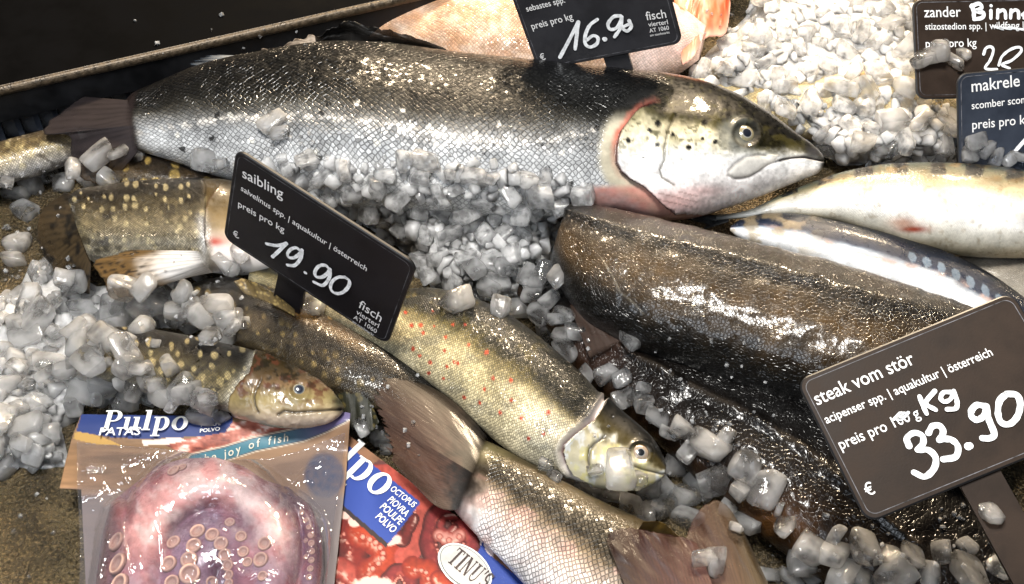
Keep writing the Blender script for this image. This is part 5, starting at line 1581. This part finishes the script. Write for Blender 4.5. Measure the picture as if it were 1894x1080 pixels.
M['ink_cream'] = plain("cream_ink", (0.62, 0.58, 0.48), 0.4, 0.4)
text_curve("the joy of fish", [(367, 858), (420, 845), (470, 828), (520, 818), (560, 809), (600, 793), (640, 772)], zcard1, 21, "slogan", M['ink_cream'], pk1)

# the octopus inside: one continuous body raised from capsule-shaped arms
ARMS = [([(250, 1125), (258, 1040), (282, 960), (330, 908), (392, 892), (455, 915), (492, 962), (502, 1020), (494, 1075)], 58, 0.031, 'main'),
        ([(330, 1130), (345, 1045), (400, 1005), (450, 1030), (465, 1130)], 80, 0.028, 'inner'),
        ([(195, 1130), (205, 1045), (214, 990), (224, 945)], 24, 0.018, 'left'),
        ([(470, 912), (525, 925), (562, 955), (577, 1010), (572, 1080), (560, 1130)], 22, 0.014, 'right'),
        ([(300, 880), (330, 868), (380, 862), (430, 876), (470, 905)], 16, 0.012, 'skin'),
        ([(440, 1130), (480, 1060), (520, 1010), (545, 1050), (540, 1130)], 46, 0.013, 'inner')]
ZB = 0.034


def octo_fields(px, py):
    for pts, w, hh, k in ARMS:
        d, par, sd = seg_dist(px, py, smooth_line(pts, 40))
        ww = w * (0.92 + 0.16 * vnoise(par * 5, par * 0, int(w)))
        yield d, ww, hh * np.sqrt(np.clip(1 - (d / ww) ** 2, 0, 1)), w, k


def octo_h(px, py):
    acc = np.zeros(px.shape)
    K = 420.0
    for d, ww, z, w, k in octo_fields(px, py):
        acc = acc + np.exp(K * z)
    h = np.log(acc - len(ARMS) + 1.0 + 1e-9) / K
    return ZB + 0.002 + h + 0.0006 * (fbm(px / 16, py / 16, 85, 2) - 0.5)


def octo_paint(px, py):
    n0 = fbm(px / 20, py / 20, 83)
    base = ramp(n0, [(0.3, (0.17, 0.12, 0.16)), (0.55, (0.27, 0.19, 0.24)), (0.75, (0.36, 0.25, 0.28))])
    num = base * 0.35; den = np.full(px.shape, 0.35)
    n2 = fbm(px / 6, py / 6, 89)
    for d, ww, z, w, k in octo_fields(px, py):
        n1 = fbm(px / 22, py / 22, 87 + int(w))
        if k == 'main':
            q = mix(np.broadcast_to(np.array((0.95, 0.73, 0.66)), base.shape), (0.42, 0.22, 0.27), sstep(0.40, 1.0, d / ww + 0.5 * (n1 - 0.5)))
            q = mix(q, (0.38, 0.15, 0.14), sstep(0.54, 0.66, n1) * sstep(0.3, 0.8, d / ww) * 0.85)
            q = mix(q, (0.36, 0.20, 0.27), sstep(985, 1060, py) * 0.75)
        elif k == 'inner': q = mix(np.broadcast_to(np.array((0.36, 0.23, 0.31)), base.shape), (0.22, 0.14, 0.21), n1)
        elif k == 'left': q = mix(np.broadcast_to(np.array((0.40, 0.22, 0.19)), base.shape), (0.22, 0.11, 0.12), n1)
        elif k == 'skin': q = mix(np.broadcast_to(np.array((0.44, 0.22, 0.20)), base.shape), (0.16, 0.06, 0.06), sstep(0.5, 0.66, n2))
        else: q = mix(np.broadcast_to(np.array((0.30, 0.16, 0.20)), base.shape), (0.14, 0.07, 0.09), n1)
        wgt = (z / 0.02) ** 2 * 6 * (d < ww)
        num = num + q * wgt[..., None]; den = den + wgt
    c = num / den[..., None]
    c = c * (0.72 + 0.3 * n2)[..., None]
    c = mix(c, c * np.array((0.95, 0.66, 0.66)), sstep(0.35, 0.65, fbm(px / 30, py / 30, 82)))
    return np.concatenate([c, np.zeros(px.shape + (1,))], -1)


OUT = [(172, 1112), (182, 1040), (190, 985), (205, 930), (235, 905), (262, 885), (290, 862), (340, 848), (400, 846), (450, 862), (490, 888), (535, 902), (575, 935), (596, 990), (598, 1060), (588, 1112)]
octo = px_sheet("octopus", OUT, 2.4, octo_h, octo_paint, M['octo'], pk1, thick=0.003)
# suckers
SU = [(366, 984, 12), (393, 990, 11), (409, 1006, 11), (359, 1010, 12), (322, 1004, 11), (416, 1027, 10), (422, 1046, 9), (424, 1064, 8), (350, 1036, 13), (351, 1062, 16), (313, 1044, 13), (450, 1021, 9), (458, 1040, 8), (483, 1036, 12), (446, 993, 9),
      (319, 1078, 12), (218, 1003, 15), (221, 1044, 17), (224, 1082, 17), (490, 1006, 11), (425, 967, 8), (486, 1066, 8), (322, 872, 10), (336, 866, 8), (424, 1080, 8), (391, 1078, 10), (566, 962, 4), (571, 975, 4), (575, 990, 5), (576, 1005, 5), (577, 1020, 5), (576, 1036, 5), (574, 1052, 5), (572, 1068, 5), (558, 948, 4), (566, 1000, 4), (566, 1030, 4)]
refresh()
sv = []; sf = []
prof = [(1.0, -0.3), (1.10, 0.10), (1.0, 0.42), (0.84, 0.48), (0.66, 0.28), (0.40, 0.10), (0.0, 0.06)]
sc_ = [(0.12, 0.04, 0.04), (0.18, 0.06, 0.055), (0.58, 0.36, 0.29), (0.64, 0.44, 0.36), (0.46, 0.25, 0.20), (0.56, 0.36, 0.29), (0.56, 0.37, 0.31)]
seg = 22
V0 = []; C0 = []; F0 = []
for i, (r_, z_) in enumerate(prof):
    for j in range(seg):
        a = 2 * math.pi * j / seg
        V0.append((r_ * math.cos(a), r_ * math.sin(a), z_)); C0.append(sc_[i])
for i in range(len(prof) - 1):
    for j in range(seg): F0.append((i * seg + j, (i) * seg + (j + 1) % seg, (i + 1) * seg + (j + 1) % seg, (i + 1) * seg + j))
su0 = mesh_obj("sucker", V0, F0, M['octo'], None, col=np.hstack([np.array(C0), np.zeros((len(C0), 1))]))
hits = [hit(x, y) for x, y, r_ in SU]
hits = [(np.array(unproj(x, y, float(octo_h(np.array([x * 1.0]), np.array([y * 1.0]))[0]))), None, None) for x, y, r_ in SU]
for k, ((x, y, r_), (p, nr, ob)) in enumerate(zip(SU, hits)):
    o = su0 if k == 0 else su0.copy()
    if k: COL.objects.link(o)
    o.parent = octo
    e = 1e0
    hx = (octo_h(np.array([x + 3.0]), np.array([y * 1.0])) - octo_h(np.array([x - 3.0]), np.array([y * 1.0])))[0] / (6 * pxsize(p))
    hy = -(octo_h(np.array([x * 1.0]), np.array([y + 3.0])) - octo_h(np.array([x * 1.0]), np.array([y - 3.0])))[0] / (6 * pxsize(p) / 0.8)
    nv_ = Vector((-hx * 0.6, -hy * 0.6 - 0.15, 1)).normalized()
    r = r_ * pxsize(p)
    o.location = Vector(p) - Vector(ORG[octo.name])
    o.rotation_euler = nv_.to_track_quat('Z', 'Y').to_euler()
    o.scale = (r * 1.15, r * 1.15, r * 1.1)

# the clear bag over it
RIDGE = [([(514, 908), (548, 925), (568, 940), (577, 970), (576, 1010), (564, 1041), (547, 1077)], 3.0, 0.004),
         ([(240, 905), (226, 935), (226, 970), (232, 1010), (238, 1050), (243, 1090)], 3.0, 0.004),
         ([(222, 862), (240, 850), (262, 842), (286, 836)], 5, 0.004), ([(222, 865), (232, 885), (241, 900)], 4, 0.004),
         ([(514, 905), (545, 890), (575, 862), (600, 850)], 4, 0.004), ([(320, 895), (345, 915), (375, 935), (395, 962)], 3.0, 0.0025),
         ([(355, 1028), (360, 1045), (355, 1065)], 3, 0.003), ([(415, 1015), (430, 1040), (455, 1065), (480, 1060), (520, 1070), (540, 1082)], 3.5, 0.004),
         ([(495, 995), (510, 1020), (512, 1050), (540, 1080)], 3, 0.003), ([(145, 870), (170, 862), (195, 868)], 5, 0.003), ([(145, 918), (165, 915), (188, 905)], 4, 0.004),
         ([(295, 930), (298, 970), (300, 1010), (302, 1060)], 3, 0.0025), ([(390, 1050), (400, 1040), (412, 1060), (405, 1085)], 3, 0.003), ([(205, 960), (200, 1000), (188, 1050), (178, 1090)], 3, 0.003)]


def film_h(px, py):
    h = np.maximum(octo_h(px, py), np.maximum(zcard1(px, py), 0.032) + 0.0025)
    for ox, oy in ((-10, 0), (10, 0), (0, -10), (0, 10), (7, 7), (-7, 7), (7, -7), (-7, -7), (16, 0), (-16, 0)):
        k = math.hypot(ox, oy)
        h = np.maximum(h, octo_h(px + ox, py + oy) - 0.00022 * k)
    h = h + 0.0024
    for pts, w, hh in RIDGE:
        d, par, sd = seg_dist(px, py, smooth_line(pts, 30))
        h = h + hh * np.exp(-d / (w * 0.8)) * np.sin(np.clip(par, 0.02, 0.98) * math.pi) ** 0.5 * (0.6 + 0.8 * vnoise(par * 9, par * 0, int(w * 7)))
    n_ = np.abs(fbm(px / 34, py / 30, 95) - 0.5)
    h = h + 0.0014 * np.exp(-n_ / 0.025) * sstep(0.45, 0.65, fbm(px / 60, py / 60, 97))
    return h + 0.0012 * fbm(px / 40, py / 40, 99, 2)


bag = px_sheet("bag", [(142, 818), (224, 824), (327, 832), (420, 850), (500, 848), (560, 832), (638, 800), (632, 880), (616, 970), (600, 1110), (146, 1110), (148, 1000), (143, 900)], 2.4, film_h, None, M['film'], pk1, thick=0.0003)


# ================================================================== ICE
R1 = [(420, 300), (470, 285), (560, 282), (640, 292), (700, 285), (800, 288), (900, 292), (1000, 308), (1060, 318), (1092, 345), (1070, 378), (1035, 430), (1015, 490), (960, 545), (890, 548), (800, 535), (770, 480), (700, 430), (600, 370), (500, 310), (440, 290)]
R2 = [(1262, 150), (1285, 128), (1310, 95), (1350, 60), (1380, 30), (1395, -30), (1690, -30), (1688, 60), (1705, 100), (1760, 140), (1768, 200), (1772, 260), (1760, 296), (1650, 300), (1560, 306), (1532, 290), (1500, 262), (1460, 232), (1420, 205), (1390, 190), (1330, 160)]
R3 = [(-40, 560), (30, 545), (60, 480), (110, 490), (180, 530), (300, 515), (400, 545), (440, 590), (330, 605), (255, 605), (245, 650), (280, 680), (350, 700), (405, 735), (385, 748), (170, 738), (112, 790), (130, 860), (60, 868), (-40, 850)]


def edge_dist(px, py, poly):
    q = np.vstack([poly, poly[:1]])
    d, _, _ = seg_dist(px, py, q)
    return np.where(in_poly(px, py, poly), d, -d)


def mound(name, poly, hf, mat, label_seed):
    poly = np.array(poly, float)

    def zf(x, y):
        d = np.clip(edge_dist(x, y, poly), 0, None)
        w, i = worley(x / 30, y / 24, label_seed)
        w2, i2 = worley(x / 17, y / 14, label_seed + 3)
        return hf(x, y) * sstep(0, 42, d) + 0.006 * (1 - w) * sstep(0, 20, d) + 0.004 * (1 - w2) * i2
    return px_sheet(name, poly, 4.0, zf, None, mat, None, thick=0.004)


refresh()
ib = []
ib.append(mound("ice_bed", R1, lambda x, y: 0.048 - 0.030 * sstep(330, 540, y), M['ice_bed'], 5))
ib.append(mound("ice_bed", R2, lambda x, y: 0.034 + 0.012 * sstep(330, 60, y) * 0 + 0.01 * sstep(1500, 1300, x), M['ice_bed'], 6))
ib.append(mound("ice_bed", R3, lambda x, y: 0.010 + 0 * x, M['ice_bed'], 7))
# chunk shapes
def chunk_mesh(k, mat, cuts=2):
    rng = np.random.default_rng(500 + k)
    ext = np.array([1.0, rng.uniform(0.66, 0.95), rng.uniform(0.5, 0.8)])
    pts = np.array([(x, y, z) for x in (-1, 1) for y in (-1, 1) for z in (-1, 1)], float) * 0.72
    pts = pts + rng.uniform(-0.28, 0.22, pts.shape) * np.sign(pts)
    extra = rng.normal(size=(rng.integers(3, 7), 3)); extra /= np.linalg.norm(extra, axis=1, keepdims=True)
    pts = np.vstack([pts, extra * rng.uniform(0.8, 1.05, (len(extra), 1))]) * ext
    bm = bmesh.new()
    vs_ = [bm.verts.new(p) for p in pts]
    r_ = bmesh.ops.convex_hull(bm, input=vs_)
    bmesh.ops.delete(bm, geom=[v for v in bm.verts if not v.link_faces], context='VERTS')
    bmesh.ops.dissolve_limit(bm, angle_limit=math.radians(14), verts=bm.verts, edges=bm.edges)
    bmesh.ops.bevel(bm, geom=list(bm.edges), offset=rng.uniform(0.10, 0.2), segments=cuts, profile=0.6, affect='EDGES', clamp_overlap=True)
    bmesh.ops.triangulate(bm, faces=[f for f in bm.faces if len(f.verts) > 4])
    if cuts > 1:
        bmesh.ops.subdivide_edges(bm, edges=[e for e in bm.edges if e.calc_length() > 0.35], cuts=2, use_grid_fill=True)
        bmesh.ops.triangulate(bm, faces=[f for f in bm.faces if len(f.verts) > 4])
        bmesh.ops.smooth_vert(bm, verts=bm.verts, factor=0.35, use_axis_x=True, use_axis_y=True, use_axis_z=True)
        ph = rng.random(9) * 6.3
        for v in bm.verts:
            c_ = v.co; f = 2.6
            v.co = c_ + 0.045 * Vector((math.sin(c_.y * f + ph[0]) * math.cos(c_.z * f + ph[1]), math.sin(c_.z * f + ph[2]) * math.cos(c_.x * f + ph[3]), math.sin(c_.x * f + ph[4]) * math.cos(c_.y * f + ph[5])))
    bmesh.ops.recalc_face_normals(bm, faces=bm.faces)
    me = bpy.data.meshes.new("ice_chunk")
    bm.to_mesh(me); bm.free()
    me.polygons.foreach_set("use_smooth", np.full(len(me.polygons), True))
    try:
        me.set_sharp_from_angle(angle=math.radians(38))
    except Exception:
        pass
    me.materials.append(mat)
    return me


CH = {'ice': [chunk_mesh(k, M['ice']) for k in range(12)], 'milk': [chunk_mesh(20 + k, M['milk_ice']) for k in range(12)]}
NICE = [0]
LOW = []
for k in range(10):
    me_ = chunk_mesh(60 + k, M['milk_ice'], 1)
    v_ = np.zeros(len(me_.vertices) * 3); me_.vertices.foreach_get("co", v_)
    me_.calc_loop_triangles(); LOW.append((v_.reshape(-1, 3), np.array([tuple(t.vertices) for t in me_.loop_triangles])))
    bpy.data.meshes.remove(me_)


def lattice(poly, spacing, seed, jitter=0.35):
    rng = random.Random(seed)
    poly = np.array(poly, float)
    x0, y0 = poly.min(0); x1, y1 = poly.max(0)
    pts = []; row = 0; y = y0
    while y < y1:
        x = x0 + (spacing / 2 if row % 2 else 0)
        while x < x1:
            qx = x + rng.uniform(-jitter, jitter) * spacing; qy = y + rng.uniform(-jitter, jitter) * spacing * 0.85
            if in_poly(np.array([qx]), np.array([qy]), poly)[0] and -25 < qx < 1915 and -20 < qy < 1100: pts.append((qx, qy))
            x += spacing
        y += spacing * 0.80; row += 1
    return pts


def pile(bed, poly, spacing, rpx, seed, mat, avoid=()):
    """the lower layer of the heap: its packed bed and the small chunks nobody could count, one mesh"""
    rng = random.Random(seed)
    me = bed.data
    v0 = np.zeros(len(me.vertices) * 3); me.vertices.foreach_get("co", v0); v0 = v0.reshape(-1, 3)
    me.calc_loop_triangles()
    V = [v0]; F = [np.array([tuple(t.vertices) for t in me.loop_triangles])]; base = len(v0); MI = [np.zeros(len(F[0]), int)]
    for qx, qy in lattice(poly, spacing, seed, 0.4):
        p, nr, ob = hit(qx, qy + 5)
        if ob is not None and ob.parent is not None and ob.parent.name.split('.')[0] in avoid: continue
        r = rpx * pxsize(p) * rng.uniform(0.45, 1.35)
        mv, mf = LOW[rng.randrange(10)]
        rot = np.array(Euler((rng.uniform(0, 6), rng.uniform(0, 6), rng.uniform(0, 6))).to_matrix())
        V.append(mv @ rot.T * r + p + np.array([0, 0, r * -0.12])); F.append(mf + base); base += len(mv); MI.append(np.ones(len(mf), int))
    bpy.data.objects.remove(bed)
    o = mesh_obj("ice_bed", np.vstack(V), np.vstack(F), [M['ice_bed'], mat], None, fmat=np.concatenate(MI), kind='stuff')
    return center_origin(o)


M['pile_ice'] = ice_mat("heaped_ice", 0.0, 0.28, rough=0.06, sss=1.0, scale=70)
M['pile_clear'] = ice_mat("heaped_clear_ice", 0.50, 0.82, rough=0.05, scale=70, sss=1.0, freq=0.6)
pile(ib[0], R1, 25, 18, 11, M['pile_ice'], ('price_sign', 'sturgeon_loin'))
refresh()
pile(ib[1], R2, 25, 18, 12, M['pile_ice'], ('price_sign', 'salmon', 'mackerel', 'redfish'))
refresh()
pile(ib[2], R3, 34, 22, 13, M['pile_clear'], ('octopus_package',))
refresh()


def put_ice(px, py, rpx, kind, label, group, sink=0.35, avoid=()):
    p, nr, ob = hit(px, py + rpx * 0.25)
    if ob is not None and avoid and ob.parent is not None and ob.parent.name.split('.')[0] in avoid: return None
    r = rpx * pxsize(p)
    o = bpy.data.objects.new("ice_chunk", random.choice(CH[kind]))
    COL.objects.link(o)
    o.location = Vector(p) + Vector((0, 0, r * sink)) + Vector(nr) * r * 0.12
    s = r * random.uniform(1.08, 1.32)
    o.scale = (s * random.uniform(0.9, 1.2), s, s * random.uniform(0.9, 1.1))
    o.rotation_euler = (random.uniform(-0.5, 0.5) + random.choice((0, 0, 1.57)), random.uniform(-0.5, 0.5), random.uniform(0, 6.28))
    tag(o, label, "ice", group)
    NICE[0] += 1
    return o


def scatter(poly, spacing, rpx, kind, label, group, seed, jitter=0.35, kindfn=None, avoid=()):
    rng = random.Random(seed)
    pts = lattice(poly, spacing, seed, jitter)
    refresh()
    for qx, qy in pts:
        k = kindfn(qx, qy, rng) if kindfn else kind
        put_ice(qx, qy, rpx * rng.uniform(0.78, 1.25), k, label, group, sink=0.06 if k == 'milk' else 0.25, avoid=avoid)


refresh()
scatter(R1, 47, 22, 'milk', "whitish ice chunk in the heap between the salmon's belly and the black sign", "ice heap below the big salmon", 1, kindfn=lambda x, y, r: 'ice' if y > 480 and r.random() < 0.7 else 'milk', avoid=('price_sign', 'sturgeon_loin'))
scatter(R2, 47, 22, 'milk', "whitish ice chunk in the bright heap right of the salmon's head", "bright ice heap beyond the salmon's head", 2, kindfn=lambda x, y, r: 'ice' if (x > 1640 or y > 262) and r.random() < 0.55 else 'milk', avoid=('price_sign', 'salmon', 'mackerel', 'redfish'))
scatter(R3, 48, 24, 'ice', "clear ice chunk in the loose heap on the left, above the octopus bag", "loose ice heap on the left", 3, avoid=("octopus_package",))
refresh()
LOOSE = [
    ("wet ice chunk lying around the salmon's tail and the chars below it", "ice around the salmon's tail", 'ice',
     [(48, 390, 24), (186, 290, 28), (222, 282, 18), (140, 310, 22), (90, 325, 22), (60, 345, 22), (30, 360, 20), (120, 340, 20), (160, 335, 20), (255, 290, 14), (205, 330, 20), (15, 330, 18), (380, 292, 22), (415, 300, 20), (505, 225, 22), (520, 245, 16), (445, 468, 22), (415, 485, 20), (432, 493, 18), (368, 508, 20), (332, 520, 18), (86, 494, 22), (30, 480, 22), (120, 515, 20), (35, 450, 20)]),
    ("small clear ice chunk on the bronze char under the black price sign", "ice on the bronze char", 'ice',
     [(585, 565, 26), (330, 575, 22), (360, 600, 24), (300, 560, 24), (390, 625, 22), (430, 605, 18), (455, 598, 12), (425, 622, 22), (378, 622, 14), (265, 570, 26), (345, 545, 22)]),
    ("ice chunk resting on the yellow spotted char or beside its cheek", "ice on the yellow spotted char", 'ice',
     [(290, 635, 10), (316, 675, 26), (258, 680, 20), (305, 725, 26), (345, 722, 26), (275, 735, 22), (375, 768, 26), (412, 772, 16), (385, 740, 18), (235, 740, 26), (320, 748, 16)]),
    ("clear ice chunk along the upper edge of the red spotted trout", "ice between the trout and the sturgeon", 'ice',
     [(848, 560, 30), (880, 495, 24), (935, 495, 24), (905, 530, 22), (1000, 515, 26), (1035, 510, 24), (1015, 555, 20), (1045, 580, 24), (968, 572, 26), (1000, 580, 24), (1012, 610, 28), (1040, 620, 20), (985, 545, 18), (1050, 645, 24), (1065, 612, 18), (1030, 590, 16), (1085, 690, 26), (1120, 690, 20), (1150, 700, 18), (1155, 735, 24), (1190, 745, 18), (1165, 625, 24), (1190, 720, 14), (925, 570, 22)]),
    ("clear ice chunk lying around the open gilled trout's snout and jaw", "ice at the red spotted trout's snout", 'ice',
     [(1265, 792, 22), (1312, 822, 30), (1340, 812, 22), (1376, 862, 30), (1323, 885, 34), (1258, 858, 34), (1417, 905, 30), (1275, 830, 24), (1240, 800, 22), (1370, 900, 26), (1290, 900, 26), (1215, 770, 22), (1265, 915, 28), (1200, 905, 26), (1145, 870, 34), (1178, 885, 20), (1382, 960, 24), (1270, 955, 26), (1350, 930, 24), (1225, 935, 22), (1360, 975, 14), (1100, 868, 14), (1230, 900, 20)]),
    ("ice chunk scattered under the red spotted trout's jaw, above the silver tail", "ice above the silver tail", 'ice',
     [(1010, 855, 16), (1055, 885, 28), (1085, 900, 24), (1110, 905, 26), (1135, 915, 22), (1165, 935, 26), (1195, 950, 24), (1025, 880, 14), (700, 808, 22), (670, 790, 16), (715, 830, 14)]),
    ("clear ice chunk scattered along the bottom right edge below the sturgeon sign", "ice along the bottom right edge", 'ice',
     [(1500, 1010, 32), (1545, 1020, 28), (1595, 1008, 30), (1500, 1060, 28), (1560, 1060, 30), (1650, 1065, 34), (1685, 1025, 26), (1720, 1060, 24), (1788, 1060, 34), (1640, 1030, 24), (1480, 1035, 26), (1450, 970, 22), (1460, 1075, 26), (1420, 1060, 24), (1830, 950, 20), (1785, 1010, 18), (1600, 1075, 24), (1850, 1050, 26), (1325, 1040, 22), (1300, 1030, 24), (1545, 990, 20), (1440, 940, 14), (1740, 1020, 22)]),
    ("ice chunk pushed against the foot of the zander or makrele price sign", "ice at the feet of the right signs", 'ice',
     [(1735, 95, 24), (1715, 105, 22), (1762, 115, 18), (1700, 115, 18), (1800, 265, 24), (1820, 275, 18), (1770, 290, 22), (1790, 285, 18), (1840, 290, 20), (1735, 285, 24), (1700, 290, 24), (1750, 230, 26), (1755, 235, 20), (1865, 296, 18), (1885, 290, 16), (1780, 100, 14)]),
]
for lab, grp, kd, pts in LOOSE:
    for x, y, r in pts:
        put_ice(x, y, r, kd, lab, grp)
# crumbs of ice nobody could count, on the tray, the fish and the ledge
refresh()
rng = random.Random(77)
V = []; F = []; base = 0
spots = [(rng.uniform(0, 140), rng.uniform(300, 560)) for _ in range(50)] + [(rng.uniform(0, 140), rng.uniform(860, 1070)) for _ in range(8)] + [(rng.uniform(1390, 1890), rng.uniform(930, 1075)) for _ in range(70)]
spots += [(rng.uniform(1080, 1450), rng.uniform(620, 960)) for _ in range(50)] + [(rng.uniform(200, 460), rng.uniform(470, 640)) for _ in range(40)] + [(rng.uniform(240, 640), rng.uniform(20, 110)) for _ in range(10)] + [(rng.uniform(1300, 1420), rng.uniform(20, 120)) for _ in range(25)]
spots += [(rng.uniform(640, 780), rng.uniform(690, 850)) for _ in range(14)] + [(rng.uniform(500, 1100), rng.uniform(225, 300)) for _ in range(40)]
for qx, qy in spots:
    p, nr, ob = hit(qx, qy)
    if ob is not None and ob.parent is not None and ob.parent.name.startswith(('price_sign', 'octopus')): continue
    r = rng.uniform(2.0, 6.5) * pxsize(p)
    mv, mf = LOW[rng.randrange(10)]
    rot = np.array(Euler((rng.uniform(0, 6), rng.uniform(0, 6), rng.uniform(0, 6))).to_matrix())
    V.append(mv @ rot.T * r + p + np.array([0, 0, r * 0.3])); F.append(mf + base); base += len(mv)
M['crumb'] = ice_mat("ice_crumb", 0.7, 0.95, rough=0.04, scale=70)
center_origin(mesh_obj("ice_crumbs", np.vstack(V), np.vstack(F), M['crumb'], None, kind='stuff', smooth=False))
print("ice chunks", NICE[0])
